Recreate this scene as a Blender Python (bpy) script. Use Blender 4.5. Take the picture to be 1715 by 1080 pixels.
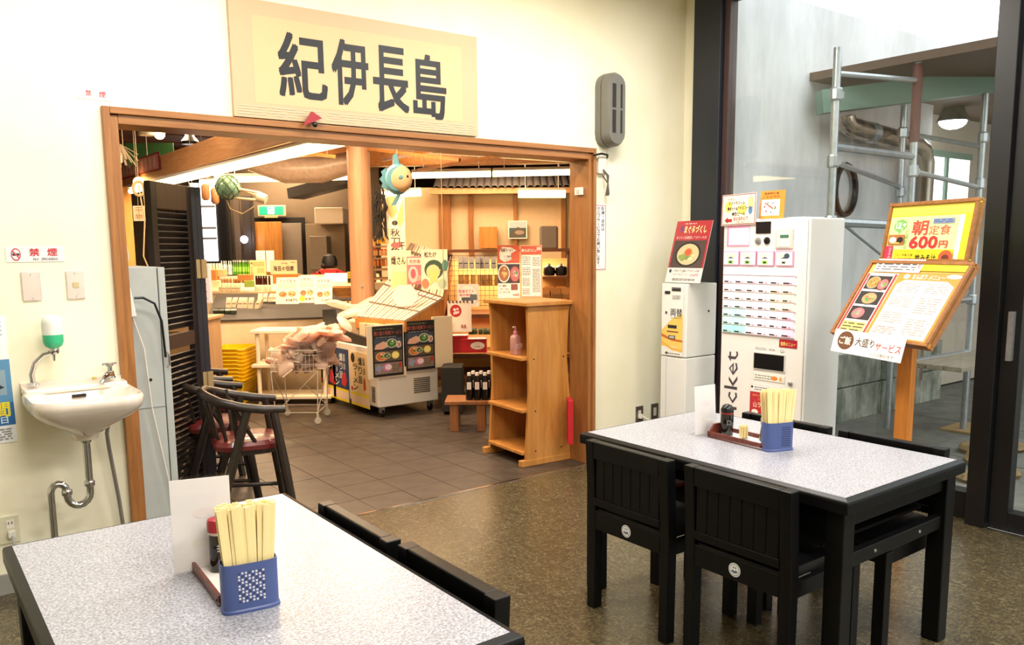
import bpy, math, random
from math import sin, cos, pi, radians
from mathutils import Vector as V, Matrix as Mx
random.seed(7)
for o in list(bpy.data.objects): bpy.data.objects.remove(o)
SC = bpy.context.scene; COL = SC.collection
# ------------------------------------------------------------------ camera
YAW, PITCH, ROLL, FPX = radians(37.09), radians(7.84), radians(-0.53), 1376.3
CAMP = V((0, 0, 1.5))
fwd = V((sin(YAW)*cos(PITCH), cos(YAW)*cos(PITCH), -sin(PITCH)))
r0 = V((cos(YAW), -sin(YAW), 0)); u0 = r0.cross(fwd)
rgt = r0*cos(ROLL) + u0*sin(ROLL); upv = rgt.cross(fwd)
cd = bpy.data.cameras.new('camera'); cam = bpy.data.objects.new('camera', cd); COL.objects.link(cam)
cd.sensor_fit = 'HORIZONTAL'; cd.sensor_width = 36; cd.lens = 36*FPX/1715; cd.shift_y = 62/1715; cd.clip_start = .05
cam.matrix_world = Mx(((rgt.x, upv.x, -fwd.x, 0), (rgt.y, upv.y, -fwd.y, 0), (rgt.z, upv.z, -fwd.z, 1.5), (0, 0, 0, 1)))
SC.camera = cam
SC.view_settings.view_transform = 'Standard'; SC.view_settings.look = 'None'
SC.view_settings.gamma = 1; SC.view_settings.use_curve_mapping = False
SC.view_settings.exposure = 0.12
SC.cycles.use_denoising = True
SC.cycles.max_bounces = 8
# ------------------------------------------------------------------ world and lights
W = bpy.data.worlds.new('world'); SC.world = W; W.use_nodes = True
W.node_tree.nodes['Background'].inputs[0].default_value = (.92, .96, 1, 1)
W.node_tree.nodes['Background'].inputs[1].default_value = 2.6
def area(name, loc, size, power, col, rot=(0, 0, 0), sy=None):
    l = bpy.data.lights.new(name, 'AREA'); l.energy = power; l.color = col; l.size = size
    if sy: l.shape = 'RECTANGLE'; l.size_y = sy
    o = bpy.data.objects.new(name, l); COL.objects.link(o); o.location = loc; o.rotation_euler = rot; return o
LT = (1.0, .96, .90)
area('ceiling_light_area', (.9, 2.9, 3.15), 1.3, 55, LT, sy=.35)
area('ceiling_light_area', (3.1, 2.9, 3.15), 1.3, 60, LT, sy=.35)
area('ceiling_light_area', (.9, .2, 3.15), 1.3, 60, LT, sy=.35)
area('ceiling_light_area', (3.1, .2, 3.15), 1.3, 60, LT, sy=.35)
area('ceiling_light_area', (2.0, -2.0, 3.15), 1.3, 60, LT, sy=.35)
WL = (1.0, .70, .43)
area('shop_ceiling_area', (2.9, 6.6, 2.75), 1.6, 130, WL, sy=.3)
area('shop_ceiling_area', (3.4, 9.3, 2.75), 1.8, 130, WL, sy=.6)
area('shop_ceiling_area', (5.6, 8.2, 2.75), 1.8, 80, WL, sy=.6)
area('shop_front_fill', (2.7, 5.2, 2.85), 1.4, 48, (1.0, .80, .58), sy=.3)  # added fill without a fixture, brightens bags, freezer front and floor by the doorway
area('shop_left_fill', (.8, 7.0, 2.8), .8, 60, WL)  # extra lamp added to lift the dark left face of the wood beam
area('shop_ceiling_area', (4.6, 11.8, 2.75), 1.8, 90, WL, sy=.6)

# ------------------------------------------------------------------ materials
def lin(c):
    if isinstance(c, str): c = tuple(int(c[i:i+2], 16)/255 for i in (0, 2, 4))
    return tuple(x/12.92 if x <= .04045 else ((x+.055)/1.055)**2.4 for x in c)
MATS = {}
def nodes(name):
    m = bpy.data.materials.new(name); m.use_nodes = True
    return m, m.node_tree, m.node_tree.nodes['Principled BSDF']
def coords(nt, scale=(1, 1, 1), rot=(0, 0, 0)):
    tc = nt.nodes.new('ShaderNodeTexCoord'); mp = nt.nodes.new('ShaderNodeMapping')
    mp.inputs['Scale'].default_value = scale; mp.inputs['Rotation'].default_value = rot
    nt.links.new(tc.outputs['Object'], mp.inputs[0]); return mp.outputs[0]
def noise(nt, vec, scale, detail=4, rough=.5, dist=0):
    n = nt.nodes.new('ShaderNodeTexNoise'); n.inputs['Scale'].default_value = scale
    n.inputs['Detail'].default_value = detail; n.inputs['Roughness'].default_value = rough; n.inputs['Distortion'].default_value = dist
    nt.links.new(vec, n.inputs['Vector']); return n.outputs['Fac']
def ramp(nt, fac, stops):
    r = nt.nodes.new('ShaderNodeValToRGB'); e = r.color_ramp.elements
    while len(e) < len(stops): e.new(.5)
    for i, (p, c) in enumerate(stops): e[i].position = p; e[i].color = (*lin(c), 1)
    nt.links.new(fac, r.inputs[0]); return r.outputs[0]
def bump(nt, b, fac, st, dist=.002):
    n = nt.nodes.new('ShaderNodeBump'); n.inputs['Strength'].default_value = st; n.inputs['Distance'].default_value = dist
    nt.links.new(fac, n.inputs['Height']); nt.links.new(n.outputs[0], b.inputs['Normal'])
def plain(name, c, rough=.5, metal=0, emit=0, var=.06, scale=14, coat=0, alpha=1, ecol=None):
    if name in MATS: return MATS[name]
    m, nt, b = nodes(name); l = lin(c)
    v = coords(nt); f = noise(nt, v, scale)
    mx = nt.nodes.new('ShaderNodeMix'); mx.data_type = 'RGBA'
    nt.links.new(f, mx.inputs['Factor'])
    mx.inputs['A'].default_value = (*[x*(1-var*2) for x in l], 1); mx.inputs['B'].default_value = (*[min(1, x*(1+var)) for x in l], 1)
    nt.links.new(mx.outputs['Result'], b.inputs['Base Color'])
    b.inputs['Roughness'].default_value = rough; b.inputs['Metallic'].default_value = metal
    b.inputs['Coat Weight'].default_value = coat; b.inputs['Alpha'].default_value = alpha
    if emit:
        b.inputs['Emission Color'].default_value = (*lin(ecol or c), 1); b.inputs['Emission Strength'].default_value = emit
    MATS[name] = m; return m
def wood(name, c1, c2, scale=(30, 30, 2.2), rough=.45, coat=0):
    m, nt, b = nodes(name)
    v = coords(nt, scale); f = noise(nt, v, 1.4, 6, .6, .8)
    nt.links.new(ramp(nt, f, [(.3, c1), (.7, c2)]), b.inputs['Base Color'])
    b.inputs['Roughness'].default_value = rough; b.inputs['Coat Weight'].default_value = coat
    bump(nt, b, f, .15); MATS[name] = m; return m
def K(c, rough=.55):   # printed ink / plain colour by hex
    return plain('ink_'+c+('' if rough == .55 else str(int(rough*100))), c, rough, var=.02)
def glassy(name, tint=(1, 1, 1), refl=.08, rough=0.0):
    m = bpy.data.materials.new(name); m.use_nodes = True; nt = m.node_tree; nt.nodes.clear()
    o = nt.nodes.new('ShaderNodeOutputMaterial'); t = nt.nodes.new('ShaderNodeBsdfTransparent'); g = nt.nodes.new('ShaderNodeBsdfGlossy')
    mx = nt.nodes.new('ShaderNodeMixShader'); lw = nt.nodes.new("ShaderNodeLayerWeight"); lw.inputs["Blend"].default_value = refl; rp = nt.nodes.new("ShaderNodeMapRange"); rp.inputs["To Min"].default_value = .02; rp.inputs["To Max"].default_value = .3; nt.links.new(lw.outputs["Facing"], rp.inputs["Value"])
    t.inputs[0].default_value = (*tint, 1); g.inputs['Roughness'].default_value = rough
    nt.links.new(rp.outputs[0], mx.inputs[0]); nt.links.new(t.outputs[0], mx.inputs[1]); nt.links.new(g.outputs[0], mx.inputs[2])
    nt.links.new(mx.outputs[0], o.inputs[0]); MATS[name] = m; return m

wall_m, nt, b = nodes('cream_plaster'); v = coords(nt); f = noise(nt, v, 2.5, 5)
nt.links.new(ramp(nt, f, [(.3, 'f0e9cc'), (.7, 'f7f1da')]), b.inputs['Base Color']); b.inputs['Roughness'].default_value = .7
bump(nt, b, noise(nt, v, 220, 3), .12, .001)
floor_m, nt, b = nodes('marbled_vinyl_floor'); v = coords(nt)
f1 = noise(nt, v, 1.6, 4); f2 = noise(nt, coords(nt, (1, 2.2, 1), (0, 0, .6)), 22, 8, .72, 2.2); f3 = noise(nt, coords(nt, (2.4, 1, 1), (0, 0, .2)), 17, 8, .7, 2.5)
c2 = ramp(nt, f2, [(.40, '3a3325'), (.53, '554b34'), (.64, '84785a')]); c3 = ramp(nt, f3, [(.42, '342e21'), (.55, '4f4630'), (.66, '8d8468')])
mx = nt.nodes.new('ShaderNodeMix'); mx.data_type = 'RGBA'; nt.links.new(f1, mx.inputs['Factor']); nt.links.new(c2, mx.inputs['A']); nt.links.new(c3, mx.inputs['B'])
nt.links.new(mx.outputs['Result'], b.inputs['Base Color']); b.inputs['Roughness'].default_value = .27
tile_m, nt, b = nodes('slate_tile'); v = coords(nt); f = noise(nt, v, 9, 6); g = noise(nt, v, 120, 4)
nt.links.new(ramp(nt, f, [(.3, '352e28'), (.7, '51473d')]), b.inputs['Base Color']); b.inputs['Roughness'].default_value = .38; bump(nt, b, g, .5, .003)
top_m, nt, b = nodes('speckled_laminate'); v = coords(nt); f = noise(nt, v, 160, 3, .7)
nt.links.new(ramp(nt, f, [(.38, '7a7c85'), (.5, '9d9ea8'), (.62, 'bcbcc3')]), b.inputs['Base Color']); b.inputs['Roughness'].default_value = .3
blk_m, nt, b = nodes('black_lacquer'); b.inputs['Specular IOR Level'].default_value = .28; v = coords(nt, (18, 18, 5)); f = noise(nt, v, 2, 5)
nt.links.new(ramp(nt, f, [(.35, '050506'), (.76, '09090a'), (.84, '1e1a15')]), b.inputs['Base Color']); b.inputs['Roughness'].default_value = .38
out_m, nt, b = nodes('weathered_white_wall'); v = coords(nt); f = noise(nt, coords(nt, (2, 2, .6)), 1.5, 7, .65)
sp = nt.nodes.new('ShaderNodeSeparateXYZ'); nt.links.new(v, sp.inputs[0])
nt.links.new(ramp(nt, f, [(.3, 'c6c4c2'), (.7, 'ebe8e8')]), b.inputs['Base Color']); b.inputs['Roughness'].default_value = .8
base_m, nt, b = nodes('mossy_concrete'); f = noise(nt, coords(nt, (2, 2, 1)), 2.6, 8, .7)
nt.links.new(ramp(nt, f, [(.35, '3c4236'), (.5, '7c7d70'), (.65, 'a7a698')]), b.inputs['Base Color']); b.inputs['Roughness'].default_value = .9
pave_m, nt, b = nodes('grey_pavement'); f = noise(nt, coords(nt), 5, 8, .7)
nt.links.new(ramp(nt, f, [(.3, '56554f'), (.7, '7a7870')]), b.inputs['Base Color']); b.inputs['Roughness'].default_value = .85
rock_m, nt, b = nodes('brown_rock'); f = noise(nt, coords(nt), 6, 8, .7)
nt.links.new(ramp(nt, f, [(.3, '5c4a35'), (.7, 'a5875c')]), b.inputs['Base Color']); b.inputs['Roughness'].default_value = .85
trim_m = wood('amber_wood', '8c572b', 'aa733e', rough=.35)
trimx_m = wood('amber_wood_across', '8c572b', 'aa733e', (2.2, 30, 30), rough=.35)
pine_m = wood('honey_pine', 'ad7030', 'c88c48', (14, 14, 1.6), rough=.35)
beam_m = wood('laminated_beam_wood', 'b88456', 'd2a274', (30, 2, 30))
post_m = wood('round_post_wood', 'a67a58', 'be9270', (20, 20, 1.2))
oak_m = wood('pale_oak', 'a9835a', 'c7a176')
dark_m = wood('dark_stained_wood', '211a17', '33281f', rough=.35)
louv_m = plain('louvre_black_brown', '1c1719', .4)
plank_m = wood('ceiling_plank_wood', '4a2c17', '77492a', (2, 20, 20), .6)
redw_m = wood('reddish_tray_wood', '55231c', '7c3a2c', (3, 40, 40), .35)
white_m = plain('white_enamel', 'ebebe8', .35, var=.02)
grey_m = plain('locker_grey', 'b0b5b2', .4)
chrome_m = plain('chrome', 'd0d0d2', .12, 1)
steel_m = plain('galvanised_steel', 'b4b8bb', .35, .7, var=.15, scale=30)
chop_m = wood('bamboo_pale', 'ecd592', 'f6e6b2', (60, 60, 3), .6)
blue_m = plain('blue_plastic', '46578f', .4)
red_m = plain('red_plastic', 'a01c28', .35)
black_m = plain('black_plastic', '111113', .3)
vinyl_m = plain('black_vinyl_seat', '121214', .35)
redseat_m = plain('oxblood_vinyl', '6a1f1c', .35, coat=.3)
porc_m = plain('cream_porcelain', 'e6dacc', .12, var=.01, coat=.5)
dmull_m = plain('black_window_metal', '0f1014', .4)
navy_m = plain('navy_column_paint', '161a24', .4)
brn_m = plain('brown_edge_paint', '44302e', .5)
glass_m = glassy('window_glass', (.93, .96, .95), .1)
acryl_m = glassy('clear_acrylic', (.97, .97, .97), .08)
bagm = plain('milky_film', 'f2e4dc', .25, var=.1, scale=40)
yel_m = plain('yellow_basket_plastic', 'f0c400', .4)
tube_m = plain('fluorescent_tube', 'fff0c8', emit=9, ecol='ffdf9a')
green_m = plain('green_painted_steel', '6f8f80', .6)
paper = K('f6f4f0')

# ------------------------------------------------------------------ mesh builder
class MB:
    def __init__(s): s.v = []; s.f = []; s.m = []; s.mi = []; s.X = Mx.Identity(4)
    def mat(s, m):
        if m not in s.m: s.m.append(m)
        return s.m.index(m)
    def add(s, vs, fs, m):
        n = len(s.v); X = s.X
        s.v += [tuple(X @ V(p)) for p in vs]; s.f += [[n+i for i in f] for f in fs]; s.mi += [s.mat(m)]*len(fs); return s
    def box(s, x0, y0, z0, x1, y1, z1, m):
        x0, x1 = sorted((x0, x1)); y0, y1 = sorted((y0, y1)); z0, z1 = sorted((z0, z1))
        vs = [(x, y, z) for z in (z0, z1) for y in (y0, y1) for x in (x0, x1)]
        return s.add(vs, [(0, 2, 3, 1), (4, 5, 7, 6), (0, 1, 5, 4), (2, 6, 7, 3), (0, 4, 6, 2), (1, 3, 7, 5)], m)
    def bar(s, p, q, w, h, m, up=(0, 0, 1)):   # rectangular bar between two points
        p, q = V(p), V(q); d = (q-p).normalized(); u = V(up)
        if abs(d.dot(u)) > .98: u = V((1, 0, 0))
        a = d.cross(u).normalized()*w/2; c = a.cross(d).normalized()*h/2
        vs = [t+i*a+j*c for t in (p, q) for i, j in ((-1, -1), (1, -1), (1, 1), (-1, 1))]
        return s.add(vs, [(3, 2, 1, 0), (4, 5, 6, 7), (0, 1, 5, 4), (1, 2, 6, 5), (2, 3, 7, 6), (3, 0, 4, 7)], m)
    def tube(s, pts, r, m, n=8, closed=False):
        pts = [V(p) for p in pts]; N = len(pts); rs = r if isinstance(r, (list, tuple)) else [r]*N
        vs = []; fs = []; a = None
        for i, p in enumerate(pts):
            d = ((pts[(i+1) % N]-pts[i-1]) if closed else (pts[min(i+1, N-1)]-pts[max(i-1, 0)])).normalized()
            if a is None: a = d.orthogonal().normalized()
            else: a = (a-d*a.dot(d)).normalized()
            c = d.cross(a)
            vs += [p+(a*cos(2*pi*k/n)+c*sin(2*pi*k/n))*rs[i] for k in range(n)]
        for i in range(N if closed else N-1):
            j = (i+1) % N
            fs += [(i*n+k, i*n+(k+1) % n, j*n+(k+1) % n, j*n+k) for k in range(n)]
        if not closed: fs += [tuple(range(n))[::-1], tuple((N-1)*n+k for k in range(n))]
        return s.add(vs, fs, m)
    def lathe(s, prof, m, c=(0, 0, 0), n=16, sx=1, sy=1):
        vs = [(c[0]+r*sx*cos(2*pi*k/n), c[1]+r*sy*sin(2*pi*k/n), c[2]+z) for r, z in prof for k in range(n)]
        fs = [(i*n+k, i*n+(k+1) % n, (i+1)*n+(k+1) % n, (i+1)*n+k) for i in range(len(prof)-1) for k in range(n)]
        fs += [tuple(range(n))[::-1], tuple((len(prof)-1)*n+k for k in range(n))]
        return s.add(vs, fs, m)
    def loft(s, rings, m, cap0=True, cap1=True):
        n = len(rings[0]); vs = [p for r in rings for p in r]
        fs = [(i*n+k, i*n+(k+1) % n, (i+1)*n+(k+1) % n, (i+1)*n+k) for i in range(len(rings)-1) for k in range(n)]
        if cap0: fs.append(tuple(range(n))[::-1])
        if cap1: fs.append(tuple((len(rings)-1)*n+k for k in range(n)))
        return s.add(vs, fs, m)
    def prism(s, poly, a, b, m, ax='z'):   # polygon extruded along an axis
        def P3(p, t): return {'z': (p[0], p[1], t), 'y': (p[0], t, p[1]), 'x': (t, p[0], p[1])}[ax]
        return s.loft([[P3(p, a) for p in poly], [P3(p, b) for p in poly]], m)
    def sphere(s, c, r, m, n=12, sz=1):
        return s.lathe([(max(.001, r*sin(pi*i/8)), -r*cos(pi*i/8)*sz) for i in range(9)], m, c, n)
    def build(s, name, parent=None, smooth=False, bev=0, loc=None, rz=0):
        me = bpy.data.meshes.new(name); me.from_pydata(s.v, [], s.f)
        for m in s.m: me.materials.append(m)
        me.polygons.foreach_set('material_index', s.mi)
        if smooth: me.polygons.foreach_set('use_smooth', [True]*len(s.f))
        me.update(); o = bpy.data.objects.new(name, me); COL.objects.link(o)
        if smooth:
            try: me.set_sharp_from_angle(angle=radians(40))
            except Exception: pass
        if bev:
            md = o.modifiers.new('edge', 'BEVEL'); md.width = bev; md.segments = 2; md.limit_method = 'ANGLE'; md.angle_limit = radians(50)
        if parent: o.parent = parent
        if loc is not None: o.location = loc
        if rz: o.rotation_euler.z = rz
        return o
def tag(o, label, cat, group=None, kind=None):
    o['label'] = label; o['category'] = cat
    if group: o['group'] = group
    if kind: o['kind'] = kind
    return o
def thing(name, label, cat, loc=(0, 0, 0), rz=0, group=None):
    o = bpy.data.objects.new(name, None); COL.objects.link(o); o.location = loc; o.rotation_euler.z = rz
    o.empty_display_size = .05
    return tag(o, label, cat, group)
def struct(o, label=None):
    o['kind'] = 'structure'
    if label: o['label'] = label
    return o
def kids(o): return [c for c in bpy.data.objects if c.parent == o]
def tree(o, acc=None):
    return (o, [tree(c) for c in kids(o)])
def dup(t, loc=None, rz=None, label=None, group=None, parent=None):
    o, ch = t; c = o.copy(); COL.objects.link(c); c.parent = parent
    if loc is not None: c.location = loc
    if rz is not None: c.rotation_euler.z = rz
    if label: c['label'] = label
    if group: c['group'] = group
    for k in ch: dup(k, parent=c)
    return c
# measured sight lines: a pixel of the photograph followed to a plane of the room gives the room position
def ray(px, py): return rgt*((px-857.5)/FPX) - upv*((py-602)/FPX) + fwd
def at(px, py, ax, val):
    d = ray(px, py); i = 'xyz'.index(ax); return CAMP + d*((val-CAMP[i])/d[i])
def dep(px, py, d): return CAMP + ray(px, py)*d
VR = -YAW    # rotation of things that face the camera squarely
# ------------------------------------------------------------------ text and flat print
TC = {}
def txt(s, bold=0):
    bold = 0
    k = (s, bold)
    if k in TC: return TC[k]
    c = bpy.data.curves.new('t', 'FONT'); c.body = s; c.resolution_u = 1 if len(s) > 2 else 2; c.offset = bold
    o = bpy.data.objects.new('t', c); me = o.to_mesh()
    vs = [(p.co.x, p.co.y) for p in me.vertices]; fs = [tuple(p.vertices) for p in me.polygons]
    o.to_mesh_clear(); bpy.data.objects.remove(o); bpy.data.curves.remove(c)
    if not vs: vs = [(0, 0), (1, 0), (0, 1)]; fs = []
    TC[k] = (vs, fs, min(p[0] for p in vs), max(p[0] for p in vs), min(p[1] for p in vs), max(p[1] for p in vs)); return TC[k]
def fit_text(mb, s, x, y, w, h, z, m, bold=0, rot=0, slant=0):
    vs, fs, x0, x1, y0, y1 = txt(s, bold)
    gl = h if not rot else w/max(1, len(s))*2
    d_ = bold*h*(.8 if not rot else .1)
    offs = [(0, 0)] if bold <= 0 else ([(-d_, 0), (d_, 0)] if bold < .02 else [(-d_, -d_), (d_, d_), (-d_, d_), (d_, -d_)])
    for q, (ox, oy) in enumerate(offs):
        out = []
        for a, b_ in vs:
            u = (a-x0)/max(1e-6, x1-x0); v_ = (b_-y0)/max(1e-6, y1-y0)
            if rot: u, v_ = 1-v_, u
            out.append((x+u*w+ox+slant*v_*h, y+v_*h+oy, z+q*.00003))
        mb.add(out, fs, m)
def pr(mb, w, h, items, z0=.001):
    rnd = random.Random(len(items)*7+int(w*1000))
    for i, it in enumerate(items):
        z = z0 + i*.00025; k = it[0]
        if k == 'r':
            _, a, b_, c, d, m = it; mb.add([(a*w, b_*h, z), (c*w, b_*h, z), (c*w, d*h, z), (a*w, d*h, z)], [(0, 1, 2, 3)], K(m))
        elif k == 'e':
            _, cx, cy, rx, ry, m = it; n = 24
            mb.add([(cx*w+rx*w*cos(2*pi*q/n), cy*h+ry*h*sin(2*pi*q/n), z) for q in range(n)], [tuple(range(n))], K(m))
        elif k == 'p':
            _, pts, m = it; mb.add([(a*w, b_*h, z) for a, b_ in pts], [tuple(range(len(pts)))], K(m))
        elif k == 't':
            _, s, a, b_, c, d, m = it[:7]; bo = it[7] if len(it) > 7 else 0; fit_text(mb, s, a*w, b_*h, c*w, d*h, z, K(m), bo)
        elif k == 'R':
            _, s, a, b_, c, d, m = it[:7]; fit_text(mb, s, a*w, b_*h, c*w, d*h, z, K(m), it[7] if len(it) > 7 else 0, rot=1)
        elif k == 'v':
            _, s, a, b_, c, d, m = it[:7]; bo = it[7] if len(it) > 7 else 0; n = len(s)
            for q, ch in enumerate(s):
                if ch == ' ': continue
                if ch == 'ー': mb.add([((a+c*.42)*w, (b_+d*(n-q-.9)/n)*h, z), ((a+c*.58)*w, (b_+d*(n-q-.9)/n)*h, z), ((a+c*.58)*w, (b_+d*(n-q-.15)/n)*h, z), ((a+c*.42)*w, (b_+d*(n-q-.15)/n)*h, z)], [(0, 1, 2, 3)], K(m)); continue
                sm = ch in '。、・'
                fit_text(mb, ch, (a+(c*.55 if sm else 0))*w, (b_+d*(n-q-1)/n+d/n*(.5 if sm else .07))*h, c*(.3 if sm else 1)*w, d/n*(.3 if sm else .86)*h, z, K(m), bo)
        elif k == 'l':    # rows of unreadably small print
            _, a, b_, c, d, n, m = it
            for q in range(n):
                yy = d-(d-b_)*(q+.5)/n; x = a; hh = (d-b_)/n*.42
                while x < c-.01:
                    l = rnd.uniform(.03, .12); x2 = min(c, x+l)
                    mb.add([(x*w, (yy-hh/2)*h, z), (x2*w, (yy-hh/2)*h, z), (x2*w, (yy+hh/2)*h, z), (x*w, (yy+hh/2)*h, z)], [(0, 1, 2, 3)], K(m)); x = x2+rnd.uniform(.012, .03)
        elif k == 'f':    # photographed dish: bowl with food
            _, cx, cy, rx, ry, rim, base, bits = it; n = 20
            for s_, mm, dz in ((1, rim, 0), (.86, base, .0001)):
                mb.add([(cx*w+rx*s_*w*cos(2*pi*q/n), cy*h+ry*s_*h*sin(2*pi*q/n), z+dz) for q in range(n)], [tuple(range(n))], K(mm))
            for q in range(14):
                t = rnd.uniform(0, 2*pi); rr = rnd.uniform(0, .55); bx = cx+rx*rr*cos(t); by = cy+ry*rr*sin(t); sz = rnd.uniform(.14, .3)
                an = rnd.uniform(0, 3)
                mb.add([((bx+rx*sz*cos(an+2*pi*j/5))*w, (by+ry*sz*sin(an+2*pi*j/5)*.8)*h, z+.00012+q*.000006) for j in range(5)], [(0, 1, 2, 3, 4)], K(bits[q % len(bits)]))
def frame_mx(o, r, u):
    r = V(r).normalized(); u = V(u); u = (u-r*u.dot(r)).normalized(); n = r.cross(u)
    return Mx(((r.x, u.x, n.x, o[0]), (r.y, u.y, n.y, o[1]), (r.z, u.z, n.z, o[2]), (0, 0, 0, 1)))
def sheet(name, label, cat, o, r, u, w, h, items, back='f6f4f0', th=.003, group=None, parent=None, edge=None):
    mb = MB(); mb.box(0, 0, -th, w, h, 0.0004, K(back) if edge is None else edge)
    if edge is not None: items = [('r', .02, .02, .98, .98, back)]+items
    pr(mb, w, h, items)
    ob = mb.build(name); M4 = frame_mx(o, r, u)
    if parent: ob.parent = parent; ob.matrix_local = M4
    else: ob.matrix_world = M4
    if label: tag(ob, label, cat, group)
    return ob
def rrect(cx, cy, a, b_, z, rad, n=5):
    out = []
    for q, (sx, sy) in enumerate(((1, 1), (-1, 1), (-1, -1), (1, -1))):
        for i in range(n):
            t = q*pi/2+i*(pi/2)/(n-1); out.append((cx+sx*(a-rad)+rad*cos(t), cy+sy*(b_-rad)+rad*sin(t), z))
    return out

# ================================================================== the restaurant shell
FY = 4.116; WT = .16
o = MB().box(-3, -3.2, -.1, 4.69, 4.105, 0, floor_m).build('floor'); struct(o, 'brown marbled vinyl restaurant floor with pale scratchy veins')
mb = MB(); mb.box(-3, FY, 0, .84, FY+WT, 3.3, wall_m); mb.box(3.79, FY, 0, 4.69, FY+WT, 3.3, wall_m); mb.box(.84, FY, 2.12, 3.79, FY+WT, 3.3, wall_m)
struct(mb.build('wall_front'), 'cream plaster wall with the wide wood framed opening')
struct(MB().box(-3.1, -3.2, 0, -3, FY, 3.3, wall_m).build('wall_left')); struct(MB().box(-3.1, -3.3, 0, 4.69, -3.2, 3.3, wall_m).build('wall_back'))
struct(MB().box(-3.1, -3.3, 3.3, 4.8, FY+WT, 3.4, plain('white_ceiling', 'e8e4dc', .8)).build('ceiling'))
struct(MB().box(4.69, 3.92, 0, 4.80, FY+WT, 3.3, wall_m).build('wall_corner'))
struct(MB().box(-3, FY-.012, 0, .82, FY, .09, plain('grey_baseboard', '9c9a94', .5)).build('baseboard_left'))
struct(MB().box(3.80, FY-.012, 0, 4.69, FY, .09, MATS['grey_baseboard']).build('baseboard_front'))
# wood frame of the opening (each member its own piece)
struct(MB().box(.825, FY-.03, 0, .857, FY+WT+.02, 2.135, trim_m).box(.857, FY-.014, 0, .892, FY+WT+.02, 2.10, trim_m).build('trim_left', bev=.003), 'left upright of the amber wood door frame')
struct(MB().box(3.78, FY-.03, 0, 3.806, FY+WT+.02, 2.135, trim_m).box(3.752, FY-.014, 0, 3.78, FY+WT+.02, 2.10, trim_m).build('trim_right', bev=.003), 'right upright of the amber wood door frame')
struct(MB().box(.857, FY-.03, 2.104, 3.78, FY+WT+.02, 2.135, trimx_m).box(.892, FY-.014, 2.062, 3.752, FY+WT+.02, 2.104, trimx_m).build('trim_header', bev=.003), 'wood header over the opening')
struct(MB().box(.84, 4.105, -.05, 3.79, 4.125, .003, chrome_m).build('trim_threshold'), 'thin bright metal strip between vinyl and slate tiles')
# ceiling fixtures of the restaurant
for x, y in ((.9, 2.9), (3.1, 2.9), (.9, .2), (3.1, .2), (2.0, -2.0)):
    t = thing('ceiling_light', 'fluorescent ceiling fixture of the restaurant', 'light', (x, y, 3.3), group='restaurant ceiling lights')
    MB().box(-.7, -.22, -.06, .7, .22, 0, white_m).build('housing', t)
    MB().tube([(-.62, -.1, -.09), (.62, -.1, -.09)], .015, tube_m).build('tube', t); MB().tube([(-.62, .1, -.09), (.62, .1, -.09)], .015, tube_m).build('tube', t)

# ------------------------------------------------------------------ right glass wall
GX = 4.62
struct(MB().box(4.56, 3.70, 0, 4.70, 3.93, 3.3, navy_m).build('column_corner', bev=.004), 'dark navy steel corner column')
struct(MB().box(4.60, 3.655, 0, 4.68, 3.70, 3.3, brn_m).build('trim_column_edge', bev=.003))
t = struct(MB().box(4.58, 1.97, 0, 4.68, 3.66, .15, dmull_m).box(4.58, 1.97, 3.1, 4.68, 3.66, 3.3, dmull_m).build('window_1', bev=.003), 'tall fixed glass pane in black frame')
MB().box(GX, 1.97, .15, GX+.008, 3.66, 3.1, glass_m).build('pane', t)
t = struct(MB().box(4.50, 1.835, 0, 4.70, 1.935, 3.3, dmull_m).build('trim_mullion', bev=.004), 'black vertical mullion between window and glass door')
d = MB().box(4.53, 1.735, .012, 4.60, 1.828, 2.9, dmull_m).box(4.53, .85, .012, 4.60, .95, 2.9, dmull_m).box(4.53, .95, .012, 4.60, 1.735, .11, dmull_m).box(4.53, .95, 2.8, 4.60, 1.735, 2.9, dmull_m).build('door_1', bev=.004)
struct(d, 'black framed sliding glass door at the right edge')
MB().box(4.56, .95, .11, 4.568, 1.735, 2.8, glass_m).build('pane', d); MB().box(4.50, 1.765, .9, 4.53, 1.79, 1.15, steel_m).build('door_handle', d)
struct(MB().box(4.5, -1, .0, 4.515, 1.83, .006, chrome_m).box(4.53, -1, 0, 4.545, 1.83, .006, chrome_m).box(4.5, -1, -.005, 4.6, 1.83, .002, steel_m).build('trim_door_track'), 'metal sliding door track')
t = struct(MB().box(4.58, -3.2, 0, 4.68, .85, .15, dmull_m).box(4.58, -3.2, 3.1, 4.68, .85, 3.3, dmull_m).box(4.56, .7, .15, 4.7, .85, 3.1, dmull_m).box(4.56, -1.3, .15, 4.7, -1.2, 3.1, dmull_m).build('window_2'))
MB().box(GX, -3.2, .15, GX+.008, .7, 3.1, glass_m).build('pane', t)
struct(MB().box(4.58, .95, 2.9, 4.68, 1.835, 3.3, dmull_m).build('trim_door_top'))

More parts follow.
